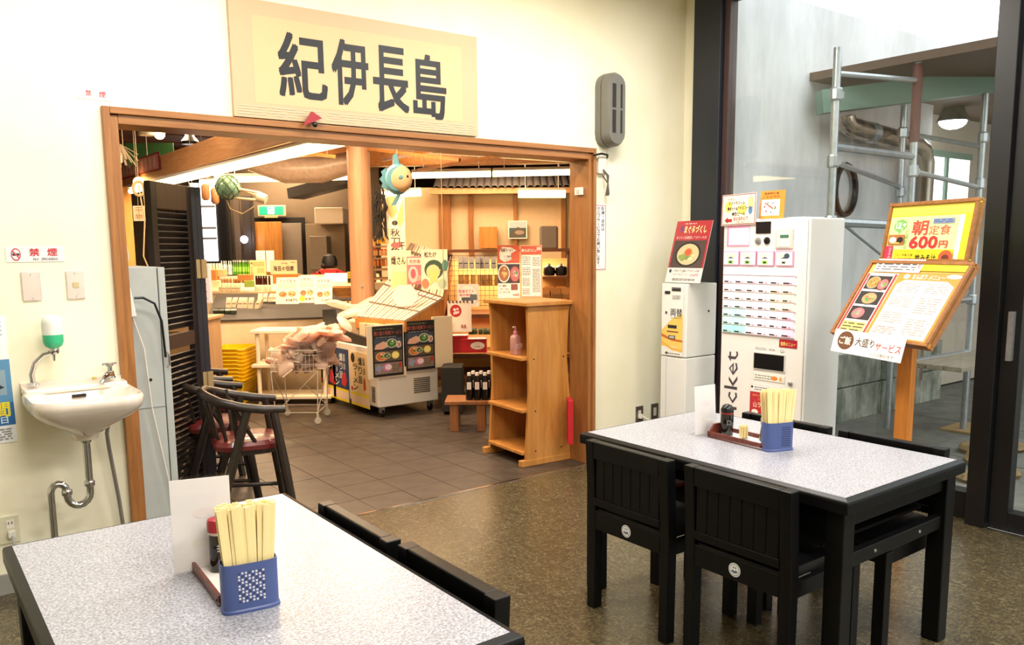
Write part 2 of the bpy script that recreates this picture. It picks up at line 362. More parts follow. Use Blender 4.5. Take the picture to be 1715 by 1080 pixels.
# ================================================================== outside
struct(MB().box(4.69, -9, -.3, 20, 4.12, -.02, pave_m).build('ground_outside'), 'grey paved yard beyond the glass')
for k in range(5):
    struct(MB().box(4.8+k*1.2, 2.0, -.021, 4.812+k*1.2, 3.84, -.0185, K('3b3a36')).build('trim_pavement_joint'))
struct(MB().box(4.80, 3.84, .55, 7.75, 4.0, 3.3, out_m).build('wall_outside', bev=0), 'pale weathered outside wall behind the scaffolding')
for k in range(3):
    o = MB().box(4.80+k*1.12, 3.80, -.02, 4.80+k*1.12+1.105, 3.98, .27, base_m).build('stone', None, bev=.006)
    struct(o); o.name = 'trim_base_block'; 
    o = MB().box(4.80+k*1.12, 3.81, .28, 4.80+k*1.12+1.105, 3.98, .56, base_m).build('trim_base_block', None, bev=.006); struct(o)
struct(MB().box(10.4, -6, 0, 10.6, 4.1, 3.4, plain('beige_render', 'b9ab9b', .8)).build('wall_far_outside'))
t = struct(MB().box(8.0, 4.07, 1.5, 9.1, 4.12, 1.55, green_m).box(8.0, 4.07, 2.34, 9.1, 4.12, 2.40, green_m).box(8.55, 4.07, 1.55, 8.6, 4.12, 2.34, green_m).build('window_3'), 'bright window in the far building')
MB().box(8.0, 4.095, 1.55, 9.1, 4.11, 2.34, plain('bright_sky_pane', 'ffffff', emit=1.6)).build('pane', t)
t = struct(MB().box(5.80, 2.2, 2.74, 10.4, 4.1, 2.8, plain('brown_soffit', '6b5444', .7)).build('ceiling_outside'))
struct(MB().bar(at(1372, 172, 'y', 3.72), at(1690, 132, 'y', 2.9), .12, .17, green_m).build('trim_green_beam'), 'pale green steel beam under the outside eaves')
# duct
t = thing('exhaust_duct', 'shiny bent metal exhaust duct along the outside wall', 'duct', (0, 0, 0))
MB().tube([(5.92, 3.6, 2.455), (5.925, 3.6, 2.43), (5.96, 3.6, 2.40), (6.05, 3.6, 2.38), (7.0, 3.6, 2.32), (7.12, 3.6, 2.28), (7.18, 3.6, 2.18), (7.18, 3.6, 1.2), (7.18, 3.6, .3)], .075, plain('brownish_duct_steel', 'a59a8c', .22, .85, var=.12), 14).build('duct_pipe', t, True)
for p, q in (((6.25, 3.6, 2.367), (6.33, 3.6, 2.362)), ((7.18, 3.6, 1.75), (7.18, 3.6, 1.66)), ((7.18, 3.6, .9), (7.18, 3.6, .82))):
    MB().tube([p, q], .081, steel_m, 14).build('clamp_ring', t)
# scaffold
t = thing('scaffolding', 'grey tubular steel scaffolding with plank walkway outside the glass', 'scaffolding', (5.0, 3.0, -.02))
t.location = (0, 0, 0)
PO = [((4.98, 3.1), 'post_a'), ((6.5, 3.45), 'b'), ((5.85, 3.02), 'c'), ((6.85, 3.0), 'd')]
for (x, y), _ in PO: MB().tube([(x, y, -.02), (x, y, 2.74)], .026, steel_m, 10).build('post', t, True)
MB().tube([(5.85, 3.02, 2.2), (5.85, 3.02, 2.73)], .033, plain('rust_red_sleeve', '6b3a34', .7, var=.2), 10).build('red_sleeve', t, True)['label'] = 'rust red sleeve on the middle post'
def rail(p, q, r=.018): MB().tube([p, q], r, steel_m, 8).build('rail', t, True)
rail((4.98, 3.1, 2.58), (5.85, 3.02, 2.62)); rail((4.98, 3.1, 2.12), (5.85, 3.02, 2.10), .024); rail((4.98, 3.1, 2.03), (6.5, 3.45, 1.94)); rail((5.85, 3.02, 2.0), (6.85, 3.0, 1.92)); rail((6.5, 3.45, 2.36), (6.85, 3.0, 2.23)); rail((6.5, 3.45, 1.55), (6.85, 3.0, 1.5))
rail((4.98, 3.1, 1.64), (5.85, 3.02, 1.62), .03); rail((5.15, 3.1, 1.62), (5.9, 3.02, 1.25), .012); rail((5.85, 3.02, .62), (6.85, 3.0, .62), .03); rail((5.85, 3.02, 1.05), (6.85, 3.0, 1.05), .022)
for x, y, zs in ((4.98, 3.1, (2.45, 2.03, 1.64)), (6.5, 3.45, (2.36, 1.9)), (5.85, 3.02, (2.0, 1.62)), (6.85, 3.0, (2.3, 1.95, 1.05))):
    for z in zs: MB().lathe([(.036, -.04), (.04, -.03), (.04, .03), (.036, .04)], steel_m, (x, y, z), 10).box(x+.02, y-.02, z-.02, x+.065, y+.02, z+.02, steel_m).build('clamp', t)
plk = wood('grey_plank_wood', '75695a', '9a8c78', (2, 20, 20), .8)
for k in range(3): MB().box(5.9, 2.62+k*.13, .60, 7.6, 2.74+k*.13, .635, plk).build('plank', t, bev=.003)
# wooden base pads under the posts and rocks
tag(MB().box(5.85, 2.88, -.02, 6.25, 3.16, .0, plain('pad_wood', 'a88a5b', .8)).build('timber_pad', bev=.004, loc=(.9, -.02, 0)), 'thin timber pad under the right scaffold post', 'timber')
rocks = [(5.95, 2.45, .17), (6.2, 2.62, .14), (5.7, 2.25, .13), (5.45, 2.30, .12), (6.5, 2.5, .12), (6.9, 2.3, .16), (6.4, 2.1, .13), (6.0, 1.95, .14)]
for i, (x, y, r_) in enumerate(rocks):
    mb = MB(); rn = random.Random(i)
    rings = []
    for z, s_ in ((0, .85), (.25, 1), (.5, .8), (.62, .45)):
        rings.append([(r_*s_*cos(2*pi*k/9)*(1+.12*rn.uniform(-1, 1)), r_*.8*s_*sin(2*pi*k/9)*(1+.12*rn.uniform(-1, 1)), z*r_*.9) for k in range(9)])
    mb.loft(rings, rock_m); tag(mb.build('rock', None, True, loc=(x, y, -.022), rz=i), 'brown rounded rock in the row bordering the yard', 'rock', 'rocks bordering the outside yard')
# hose reel ring and lamp on outside wall
tag(MB().tube([(6.3+.15*cos(a), 3.80, 1.93+.2*sin(a)) for a in [2*pi*k/20 for k in range(20)]], .025, black_m, 6, closed=True).build('coiled_hose', None, True), 'black coiled hose hanging on the outside wall', 'hose')
t = thing('floodlight', 'round bright lamp under the outside eaves', 'lamp', dep(1598, 166, 7.6))
MB().lathe([(.06, -.0), (.1, -.1), (.14, -.2)], black_m, n=14).build('lamp_housing', t, True); MB().sphere((0, 0, -.2), .12, plain('lamp_glow', 'ffffff', emit=14), sz=.6).build('bulb', t, True)

# ================================================================== restaurant wall objects
sheet('board_sign', 'wide cloth-bordered wooden signboard with black brush lettering above the opening', 'sign', (1.415, FY-.03, 2.139), (1, 0, .004), (0, 0, 1), 1.44, .56, [
    ('r', .075, .13, .925, .87, 'dcb488'),
    ('t', '紀', .165, .21, .175, .55, '14181e', .022), ('t', '伊', .365, .19, .14, .58, '14181e', .022), ('t', '長', .53, .165, .145, .60, '14181e', .022), ('t', '島', .70, .14, .145, .60, '14181e', .022),
    ('l', .015, .02, .985, .11, 4, 'c9b99c')], back='c9ab88', th=.025)
tg = thing('red_clip_ornament', 'small red folded ornament clipped to the bottom of the signboard', 'ornament', (1.80, FY-.06, 2.115))
MB().prism([(-.05, 0), (0, .075), (.055, .045)], -.008, .008, red_m, 'y').build('red_fold', tg); MB().sphere((.012, -.01, .01), .014, black_m, 8).build('bead', tg)
sheet('no_smoking_sticker', 'small white no smoking sticker with two red characters, high above the door corner', 'sticker', (.728, FY-.002, 2.162), (1, 0, -.02), (0, 0, 1), .16, .052, [
    ('t', '禁', .26, .25, .14, .5, 'c8283c', .02), ('t', '煙', .60, .25, .17, .5, 'c8283c', .02)], back='fbf6f2', th=.001)
sheet('no_smoking_sign', 'no smoking sticker with round cigarette symbol and english words, above the wall plates', 'sticker', (.412, FY-.002, 1.452), (1, 0, 0), (0, 0, 1), .222, .068, [
    ('e', .17, .48, .085, .40, 'c4505c'), ('e', .17, .48, .066, .31, 'f0e8e8'), ('r', .11, .40, .23, .56, '35353c'), ('p', [(.11, .66), (.13, .72), (.23, .30), (.21, .24)], 'c4505c'),
    ('t', '禁', .40, .38, .17, .48, 'cc2d3c', .02), ('t', '煙', .71, .38, .17, .48, 'cc2d3c', .02), ('t', 'NO  SMOKING', .46, .10, .42, .16, '2c2c30', .01)], back='ece6e4', th=.001)
pl_m = plain('brushed_nickel_plate', 'f0e4e4', .14, .6, var=.12, scale=8)
for px, lab in ((.46, 'shiny blank metal wall plate, the left one above the washbasin'), (.632, 'shiny metal wall plate with yellowish switch, the right one above the washbasin')):
    t = thing('wall_plate', lab, 'wall plate', (px, FY, 1.285))
    MB().box(0, -.008, 0, .074, 0, .125, pl_m).build('plate', t, bev=.004)
    for z in (.012, .113): MB().lathe([(.003, 0), (.003, .002)], steel_m, n=8).build('screw', t).matrix_local = frame_mx((.037, -.008, z), (1, 0, 0), (0, 0, 1))
    if px > .5: MB().box(.025, -.012, .05, .05, -.008, .075, plain('aged_switch', 'c9b78a', .4)).build('switch', t, bev=.001)
# poster left edge
sheet('event_poster', 'blue and white event poster with yellow character, cut by the left edge of the picture', 'poster', (.05, FY-.002, .672), (1, 0, .01), (0, 0, 1), .343, .55, [
    ('r', 0, .14, 1, .66, '5b93bd'), ('r', .5, .38, .94, .58, '8fa6b8'), ('p', [(.55, .42), (.85, .47), (.92, .44), (.75, .40)], '2d3440'), ('r', .0, .14, 1, .32, '2d6fae'),
    ('t', '間', .78, .21, .17, .11, 'f2e02c', .04), ('t', '31日', .72, .155, .2, .05, 'dcefff', .02), ('l', .3, .02, .95, .12, 5, '8a8a90'),
    ('p', [(.3, .67), (.9, .82), (.9, .72), (.6, .62)], 'e8604c'), ('l', .3, .84, .95, .97, 4, 'b9c3cc')], back='f4f6f8', th=.001)
t = thing('wall_outlet', 'cream double wall outlet with a plug, low beside the washbasin pipe', 'outlet', (.29, FY, .225))
MB().box(0, -.008, 0, .08, 0, .125, plain('cream_plastic', 'e4dfc4', .4)).build('plate', t, bev=.003); MB().box(.03, -.011, .07, .06, -.008, .105, K('f0ede0')).build('socket', t)
MB().box(.037, -.0125, .088, .04, -.011, .098, black_m).box(.05, -.0125, .088, .053, -.011, .098, black_m).build('socket_slots', t)
MB().box(.032, -.035, .03, .06, -.008, .06, K('e8e6de')).build('plug', t, bev=.003); MB().tube([(.046, -.035, .04), (.05, -.05, .01), (.055, -.04, -.08), (.03, -.03, -.16)], .004, grey_m).build('cord', t, True)
# grey wall unit
t = thing('wall_fan_unit', 'tall grey rounded wall unit with slotted grille high beside the opening', 'wall unit', (3.90, FY, 2.38))
gm = plain('warm_grey_plastic', '6f6c64', .4); gd = plain('dark_slot', '26211f', .6)
def stad(w, h, y, n=9):
    return [((w-.0)*cos(t_), y, (h-w)+w*sin(t_)) for t_ in [pi*k/(n-1) for k in range(n)]]+[(w*cos(t_), y, -(h-w)+w*sin(t_)) for t_ in [pi+pi*k/(n-1) for k in range(n)]]
MB().loft([stad(.085, .235, 0), stad(.09, .24, -.03), stad(.088, .238, -.055)], gm).build('back_shell', t, True)
MB().loft([stad(.082, .23, -.055), stad(.082, .23, -.062)], black_m).build('seam', t)
MB().loft([stad(.088, .238, -.062), stad(.086, .236, -.10), stad(.07, .22, -.125)], gm).build('front_shell', t, True)
for x, w_ in ((-.045, .03), (.028, .014)):
    for z0, z1 in ((.01, .16), (-.15, -.005)):
        MB().box(x, -.128, z0, x+w_, -.12, z1, gd).build('slot', t)
MB().tube([(.0, -.03, -.235), (.005, -.02, -.34), (-.015, -.02, -.42)], .003, K('cfc8bc')).build('cord', t, True)
# socket with cord bundle
t = thing('cord_socket', 'white surface socket with bundled dark cords below the grey wall unit', 'socket', (3.86, FY, 2.03))
MB().box(-.035, -.03, -.055, .035, 0, .055, K('e6dfcf')).build('socket_box', t, bev=.004)
MB().tube([(-.10, -.05, .055), (-.03, -.05, .07), (.03, -.045, .065), (.04, -.03, .05)], .007, black_m).build('cord', t, True)
for k in range(3): MB().tube([(0, -.035, -.03), (.02+.008*k, -.05, -.07), (.03, -.05, -.12), (.015+.012*k, -.045, -.2), (.05, -.04, -.19), (.035, -.045, -.12), (-.01, -.04, -.07)], .0045, plain('grey_brown_cord', '5a5048', .5)).build('cord_loop', t, True)
t = thing('switch_box', 'small white switch on the right door post', 'switch', (3.752, 4.19, 1.86))
MB().box(-.02, -.035, -.025, 0, .035, .025, K('e9e2d8')).build('switch_body', t, bev=.003); MB().box(-.023, -.012, -.012, -.02, .012, .012, K('c9c0b4')).build('rocker', t)
sheet('self_service_sign', 'narrow vertical sign with red border and black japanese writing beside the right door post', 'sign', (3.816, FY-.002, 1.333), (1, 0, 0), (0, 0, 1), .106, .44, [
    ('r', .03, .01, .97, .99, 'b84050'), ('r', .08, .02, .92, .98, 'f6f3ee'),
    ('v', '配膳・返却は', .56, .60, .27, .37, '2c2a30', .02), ('v', 'セルフサービスでお願い致します。', .18, .03, .27, .94, '2c2a30', .02)], th=.001)
for x, lab in ((4.225, 'steel wall outlet with a white plug, left of two low outlets'), (4.385, 'steel wall outlet with small square jack, next to the change machine')):
    t = thing('steel_outlet', lab, 'outlet', (x, FY, .225)); MB().box(0, -.007, 0, .075, 0, .12, plain('dull_steel', '8a8078', .3, .7)).build('plate', t, bev=.003)
    MB().box(.022, -.009, .03, .052, -.007, .09, K('cfc9bd')).build('socket', t)
    if x < 4.3: MB().box(.022, -.04, .035, .05, -.008, .062, K('e8e6de')).tube([(.036, -.04, .048), (.05, -.09, .03), (.09, -.1, -.02), (.12, -.08, -.2)], .006, K('dad6cc')).build('plug', t)

# ------------------------------------------------------------------ washbasin
t = thing('washbasin', 'cream porcelain wall washbasin with faucet and soap dispenser', 'sink', (.627, FY, 0))
def sr(w, yb, yf, z, rad, bw=None):   # ring of the basin outline in plan: back flat, front rounded
    yf = yf*1.16; z = z-.012; cy = (yb+yf)/2; return rrect(0, cy, w*.875, (yb-yf)/2, z, min(rad, w*.9), 7)
mb = MB()
rings = [sr(.06, -.16, -.27, .735, .05), sr(.11, -.03, -.30, .77, .06), sr(.19, -.01, -.345, .81, .08), sr(.232, 0, -.372, .845, .09), sr(.245, 0, -.385, .868, .10), sr(.245, 0, -.385, .895, .10), sr(.238, -.004, -.378, .906, .095),
         sr(.222, -.105, -.362, .902, .09), sr(.210, -.118, -.345, .885, .09), sr(.17, -.14, -.31, .845, .08), sr(.10, -.17, -.27, .805, .05), sr(.03, -.20, -.24, .795, .02)]
mb.loft(rings, porc_m); mb.build('basin', t, True)
MB().loft([sr(.236, .0, -.10, .90, .02), sr(.236, .0, -.10, .915, .02), sr(.232, 0, -.095, .922, .02)], porc_m).box(-.206, -.02, .885, .206, 0, .928, porc_m).build('back_ledge', t, True, bev=.004)
MB().loft([[(x*1.0, -.125+.0, z) for x, z in ((-.028, .862), (.028, .862), (.028, .875), (-.028, .875))], [(x, -.135, z) for x, z in ((-.028, .862), (.028, .862), (.028, .875), (-.028, .875))]], black_m).build('overflow_slot', t)
MB().lathe([(.05, -.03), (.058, .0), (.045, .03)], porc_m, (0, -.21, .72), 16).build('drain_cup', t, True)
MB().tube([(0, -.21, .69), (0, -.21, .48), (0, -.21, .46)], .0155, chrome_m, 12).build('drain_pipe', t, True)
pts = [(0, -.21, .47)] + [(-.045+.045*cos(a), -.21, .45-.05*sin(a)) for a in [pi*k/8 for k in range(9)]] + [(-.09-.0, -.21, .46)] + [(-.12+.03*cos(a), -.20, .47+.035*sin(a)) for a in [pi*k/6 for k in range(7)]] + [(-.15, -.2, .40), (-.15, -.2, 0)]
MB().tube(pts, .0155, chrome_m, 12).build('trap_pipe', t, True)
for p in ((0, -.21, .685), (0, -.21, .49), (-.09, -.21, .465)): MB().lathe([(.02, -.012), (.022, -.008), (.022, .008), (.02, .012)], chrome_m, p, 12).build('pipe_nut', t, True)
MB().tube([(.12, -.10, .82), (.125, -.07, .74), (.112, -.06, .67), (.118, -.05, .60), (.145, -.04, .35), (.17, -.04, .0)], .009, plain('grey_hose', '8d8680', .4, .4), 8).build('supply_hose', t, True)
# faucet
fa = MB().lathe([(.022, 0), (.024, .004), (.02, .012), (.017, .035)], chrome_m, (.145, -.055, .92), 14).tube([(.145, -.06, .94), (.12, -.10, .942), (.10, -.135, .935), (.09, -.15, .915)], [.017, .015, .012, .010], chrome_m, 10).build('faucet', t, True)
MB().lathe([(.010, 0), (.010, .02), (.017, .024), (.015, .036)], chrome_m, (.145, -.055, .955), 12).tube([(.115, -.055, .987), (.175, -.055, .987)], .006, chrome_m).tube([(.145, -.085, .987), (.145, -.025, .987)], .006, chrome_m).build('handle', fa, True)
MB().lathe([(.008, 0), (.01, .006), (.008, .012)], plain('soap_yellow', 'c9b060', .5), (.075, -.075, .925), 10).build('overflow_plug', t, True)
# dispenser
sd = MB().lathe([(.022, 0), (.024, .006), (.012, .016)], chrome_m, (-.16, -.06, .92), 12).tube([(-.16, -.06, .92), (-.165, -.062, .97), (-.15, -.07, 1.02), (-.115, -.08, 1.055), (-.085, -.085, 1.062)], [.012, .011, .011, .011, .012], chrome_m, 10).lathe([(.018, -.012), (.022, 0), (.02, .012)], chrome_m, (-.075, -.085, 1.068), 12).tube([(-.078, -.086, 1.06), (-.078, -.088, 1.025)], [.007, .004], chrome_m).build('soap_dispenser', t, True)
MB().lathe([(.016, 0), (.034, .012), (.041, .03), (.0415, .062)], plain('green_soap', '3fbf8a', .3), (-.075, -.085, 1.078), 18).build('liquid_soap', sd, True)
MB().lathe([(.0418, .062), (.042, .11), (.04, .13), (.03, .142), (.01, .145)], plain('frosted_bottle', 'eceee8', .35), (-.075, -.085, 1.078), 18).build('bottle', sd, True)

# ------------------------------------------------------------------ change machine
t = thing('change_machine', 'slim white money changing machine standing in the corner', 'machine', (4.15, 3.59, 0))
MB().box(0, 0, .02, .30, .22, .755, white_m).build('cabinet_base', t, bev=.006)
MB().box(0, 0, .76, .30, .22, 1.245, white_m).build('machine_body', t, bev=.006)
MB().box(-.003, .165, .1, 0, .169, .74, K('c9c9c6')).build('door_seam', t)
w_, h_ = .185, .478
sheet('front_panel', None, None, (-.004, .212, .765), (0, -1, 0), (0, 0, 1), w_, h_, [
    ('p', [(0, .12), (0, .35), (.5, .52), (1, .60), (1, .10), (.4, .14)], 'f3cf6a'), ('p', [(0, .30), (.5, .24), (1, .23), (1, .20), (.5, .21), (0, .26)], 'cf6a2a'), ('p', [(0, .2), (.5, .12), (1, .1), (1, .06), (.5, .08), (0, .16)], 'f0b850'),
    ('r', .30, .385, .72, .43, '2a2a2c'), ('r', .26, .33, .80, .345, '803020'), ('r', .34, .235, .66, .285, '3b3b3e'), ('r', .38, .245, .62, .275, 'c0c0c0'),
    ('t', '両替', .42, .555, .55, .11, '2b2b2d', .01), ('e', .22, .60, .05, .02, '55555a'), ('l', .45, .525, .95, .545, 1, '8a8a8a'),
    ('r', .14, .86, .40, .90, '202226'), ('r', .47, .905, .90, .955, '5a5558'), ('r', .5, .91, .88, .93, '1c1c1e'), ('l', .5, .79, .88, .85, 3, '77777a'), ('l', .2, .02, .9, .045, 1, '555558'), ('e', .27, .035, .04, .018, '333336')],
    back='f4f2ec', th=.001, parent=t)
MB().lathe([(.008, 0), (.006, .004)], black_m, n=10).build('side_lock', t).matrix_local = frame_mx((.22, 0, 1.06), (1, 0, 0), (0, 0, 1))
# poster in acrylic stand on it
a_, b_ = .149, .409
t = thing('ramen_menu_stand', 'tilted acrylic stand with red bordered bowl poster on top of the change machine', 'menu stand', (4.17, 3.802, 1.249))
up = V((a_*.8, 0, b_))
sheet('poster', None, None, (0, 0, 0.004), (0, -1, 0), up, .30, .42, [
    ('r', 0, .24, 1, 1, 'b83038'), ('t', '丼', .13, .82, .10, .10, '2d4a90', .02), ('t', 'まぐろづくし', .26, .80, .62, .12, 'f6e6a0', .03), ('l', .25, .94, .6, .965, 1, 'f6f0e0'), ('t', 'あぐらの応援団レアステーキ丼', .08, .705, .84, .045, 'f3e8e0'),
    ('r', .05, .24, .95, .68, '4c3a36'), ('f', .5, .455, .36, .20, '1c1a1a', 'c9b98c', ['7d8f4a', 'd9cba0', 'a9b060', '8a9a50', 'c8a070']), ('e', .5, .49, .10, .06, 'dc5a34'),
    ('e', .10, .185, .035, .028, '303030'), ('t', 'イタリアン風レアステーキ丼', .18, .165, .74, .045, '3a3434'), ('t', '690円', .68, .10, .22, .045, 'd03048'), ('t', '（オリーブオイルベース）', .2, .115, .4, .03, '5a5454'), ('l', .2, .03, .85, .07, 2, '666666')],
    back='f3efe8', th=.003, parent=t)
sheet('acrylic_sheet', None, None, (-.003, .003, .0), (0, -1, 0), up, .306, .428, [], th=.001, parent=t).data.materials[0] = acryl_m
MB().box(-.02, -.305, -.003, .12, .004, 0, acryl_m).bar((.12, -.15, 0), (a_*.6, -.15, b_*.75), .06, .004, acryl_m).build('foot', t)

# ------------------------------------------------------------------ ticket machine
t = thing('ticket_machine', 'tall white meal ticket vending machine with rows of lit buttons', 'vending machine', (4.2, 2.742, 0))
MB().box(.012, 0, .03, .36, .614, 1.648, white_m).box(.03, .02, 0, .34, .59, .03, black_m).build('machine_body', t, bev=.008)
MB().box(0, .012, .06, .012, .602, 1.64, plain('panel_white', 'efece9', .35, var=.01)).build('front_door', t, bev=.004)
MB().box(.10, .1, 1.648, .3, .5, 1.656, white_m).build('top_cap', t, bev=.003)
def tm(y, z): return (-.002, y-2.742, z)
def fl(name, y0, z0, y1, z1, col, d_=.004, em=0, bev=0):   # panel on the front, y0>y1
    m = plain(name+col+str(em), col, .35, emit=em) if em else K(col, .35)
    return MB().box(-d_, y0-2.742, z0, .0005, y1-2.742, z1, m).build(name, t, bev=bev)
fl('lit_display', 3.318, 1.487, 3.15, 1.612, 'f6a6c6', .003); fl('lit_display', 3.300, 1.497, 3.153, 1.597, 'fff4fa', .0045, .8)
fl('bill_screen', 3.103, 1.563, 3.0, 1.632, '1b1518', .005); fl('bill_slot_frame', 2.96, 1.472, 2.842, 1.585, 'd9d3c9', .012, bev=.003); fl('bill_slot', 2.945, 1.482, 2.858, 1.573, 'f0ece4', .014)
fl('bill_slot_mouth', 2.925, 1.535, 2.868, 1.552, '4c7c5c', .016)
for y in (3.085, 3.022): MB().lathe([(.021, 0), (.021, .006), (.012, .009)], steel_m if y > 3.05 else black_m, n=16).build('coin_dial', t, True).matrix_local = frame_mx(tm(y, 1.52), (0, -1, 0), (0, 0, 1))
for k, y in enumerate((3.333, 3.208, 3.083, 2.952)):
    f_ = fl('large_button', y, 1.37, y-.118, 1.458, 'e9a6c2', .014, bev=.002)
    fl('button_label', y-.006, 1.376, y-.112, 1.452, 'fff2f6', .0155, .25); 
    mb = MB(); pr(mb, .118, .088, [('e', .38, .68, .16, .18, 'f3f0d8'), ('e', .66, .68, .16, .18, ('f3f0d8', 'e8e4e4', 'f6e4e8', '40505c')[k]), ('p', [(.3, .5), (.5, .62), (.7, .5)], '5b5b60'), ('r', .32, .12, .66, .38, ('a8dc88', 'a8dc88', 'b8e888', 'e6e0da')[k]), ('r', .40, .18, .58, .30, '20301c')], z0=.0)
    o = mb.build('button_print', t); o.matrix_local = frame_mx((-.0162, y-2.742, 1.37), (0, -1, 0), (0, 0, 1))
gray_r = K('c2b4b4')
cw = (3.331-2.818)/6
for row in range(8):
    zt = 1.358-row*.0515
    MB().box(-.007, 3.335-2.742, zt-.0505, .0005, 2.812-2.742, zt-.0455, gray_r).build('button_rail', t)
    for c_ in range(6):
        y = 3.331-c_*cw
        tint = ['fff6fa', 'fdeef4', 'fff8f2', 'fdf3ea', 'fff6f4', 'fdf0f4', 'fdf2f6', 'fdf0f6'][row]
        if c_ < 2 and row > 3: tint = ['', '', '', '', 'd8f4ee', 'b8eee4', 'b8eede', 'a2e8dc'][row]
        if c_ == 5: tint = ['ffe0ee', 'ffd6e8', 'f8eccc', 'f6e6c4', 'fbe6c8', 'ffc8d8', 'ffc8da', 'ffc4d6'][row]
        if c_ == 4 and row in (2, 3, 4): tint = 'fbf0cc'
        m = plain('button'+tint, tint, .35, emit=.5, var=.01)
        ob = MB().box(-.010, y-2.742-.003, zt-.043, .0005, y-2.742-cw+.003, zt, m)
        if row > 0: ob.box(-.0112, y-2.742-.008, zt-.040, -.010, y-2.742-.04-.01*((row*c_) % 3)/2, zt-.031, K('3a3033')).box(-.0112, y-2.742-.05, zt-.040, -.010, y-2.742-.068, zt-.034, K('e08aa4'))
        ob.build('ticket_button', t)
fl('payout_recess', 3.093, .742, 2.868, .848, 'd6d4d0', .006); MB().box(-.009, 2.875-2.742, .748, .0005, 3.087-2.742, .842, black_m).build('payout_tray', t, bev=.003)
fl('red_sticker', 2.914, .892, 2.793, .94, 'b02838', .003); mb = MB(); pr(mb, .12, .048, [('t', '食券メニュー', .08, .2, .84, .5, 'f3d070', .03)], 0); mb.build('sticker_print', t).matrix_local = frame_mx((-.0035, 2.914-2.742, .892), (0, -1, 0), (0, 0, 1))
fl('label_strip', 3.090, .677, 2.868, .72, 'dedbd2', .003); mb = MB(); pr(mb, .222, .043, [('r', .02, .06, .98, .94, 'f2efe6'), ('l', .06, .15, .6, .85, 2, '8a8884'), ('e', .68, .5, .1, .3, 'e88838'), ('e', .88, .5, .05, .3, 'e8b070')], 0); mb.build('label_print', t).matrix_local = frame_mx((-.0035, 3.09-2.742, .677), (0, -1, 0), (0, 0, 1))
mb = MB(); pr(mb, .22, .02, [('l', 0, 0, .35, .9, 2, 'aaaaae'), ('l', .45, 0, .65, .9, 1, 'aaaaae'), ('e', .85, .4, .07, .5, 'd0cfcf')], 0); mb.build('payout_caption', t).matrix_local = frame_mx((-.0035, 3.08-2.742, .862), (0, -1, 0), (0, 0, 1))
MB().lathe([(.014, 0), (.014, .006), (.008, .01)], steel_m, n=14).build('lock', t, True).matrix_local = frame_mx(tm(2.828, .682), (0, -1, 0), (0, 0, 1))
mb = MB(); mb.box(0, 0, -.001, .2, .25, .0005, K('f3efe9')); pr(mb, .2, .25, [('r', 0, 0, 1, .80, 'b02a34'), ('p', [(0, .8), (0, 1), (.66, 1), (.7, .84), (.74, .8)], 'e8d8d4'), ('p', [(.02, .81), (.02, .98), (.64, .98), (.68, .81)], 'f6f2ee'), ('e', .07, .92, .04, .03, '202024'), ('l', .16, .84, .62, .95, 2, '807c7c'),
    ('r', .04, .03, .96, .78, 'c43038'), ('t', '食券をお買い求めのうえ', .10, .69, .8, .06, 'f0b070'), ('t', 'カウンターへ', .3, .6, .6, .06, 'f0b070'), ('t', '山ラーメン', .14, .42, .75, .14, 'f4d8b8', .02), ('e', .2, .31, .12, .06, 'f4ece4'), ('t', '海鮮丼', .4, .12, .5, .14, 'f4d8b8', .02)], .001); mb.build('red_notice', t).matrix_local = frame_mx((-.002, 3.110-2.742, .40), (0, -1, 0), (0, 0, 1))
mb = MB(); pr(mb, .105, .52, [('R', 'Ticket', .02, .02, .96, .96, '47404a', .008)], 0); mb.build('lettering', t).matrix_local = frame_mx((-.001, 3.312-2.742, .325), (0, -1, 0), (0, 0, 1))
# signs on top
sheet('soft_cream_sign', 'cream sign with pink border and red arrow on top of the ticket machine', 'sign', (4.188, 3.356, 1.613), (0, -1, .02), (.06, 0, 1), .252, .19, [
    ('r', .02, .02, .98, .98, '8a5458'), ('r', .035, .045, .965, .955, 'f5ead6'), ('e', .2, .6, .1, .18, 'f3d860'), ('e', .6, .5, .14, .16, 'f6e06c'), ('e', .85, .7, .08, .2, 'f0dc90'), ('e', .85, .45, .06, .12, '5b86b8'),
    ('t', '大内山', .18, .80, .2, .08, '3c3634'), ('t', 'ソフトクリーム', .2, .66, .48, .11, '2c2826', .02), ('t', '●ホット&アイスコーヒー', .18, .48, .74, .12, '2c2826', .02), ('t', '●生ビール', .32, .31, .38, .12, '2c2826', .02),
    ('p', [(.1, .17), (.2, .27), (.2, .21), (.32, .21), (.32, .12), (.2, .12), (.2, .07)], 'b02430'), ('t', 'おとなりにて', .37, .15, .42, .12, 'a83430', .02), ('t', 'お買い求めください', .45, .06, .45, .06, '7c3834')],
    back='f0c8c0', th=.003)
sheet('orange_heart_sign', 'orange notice with white panel behind the cream sign on the ticket machine', 'sign', (4.26, 3.13, 1.652), (0, -1, 0), (.08, 0, 1), .17, .165, [
    ('r', .06, .1, .82, .68, 'f6efe2'), ('t', '食券売り場', .15, .86, .6, .08, '7c4a24', .02), ('t', 'こちらです', .1, .73, .7, .09, 'c04428', .02)]+[('e', .42+.22*cos(q), .4+.18*sin(q), .03, .03, ['c83c3c', '4c6cb0', '58a058', 'c83c3c'][q % 4]) for q in range(7)]+[('p', [(.2, .55), (.22, .58), (.58, .36), (.56, .33)], 'c85040')],
    back='ea9636', th=.003)

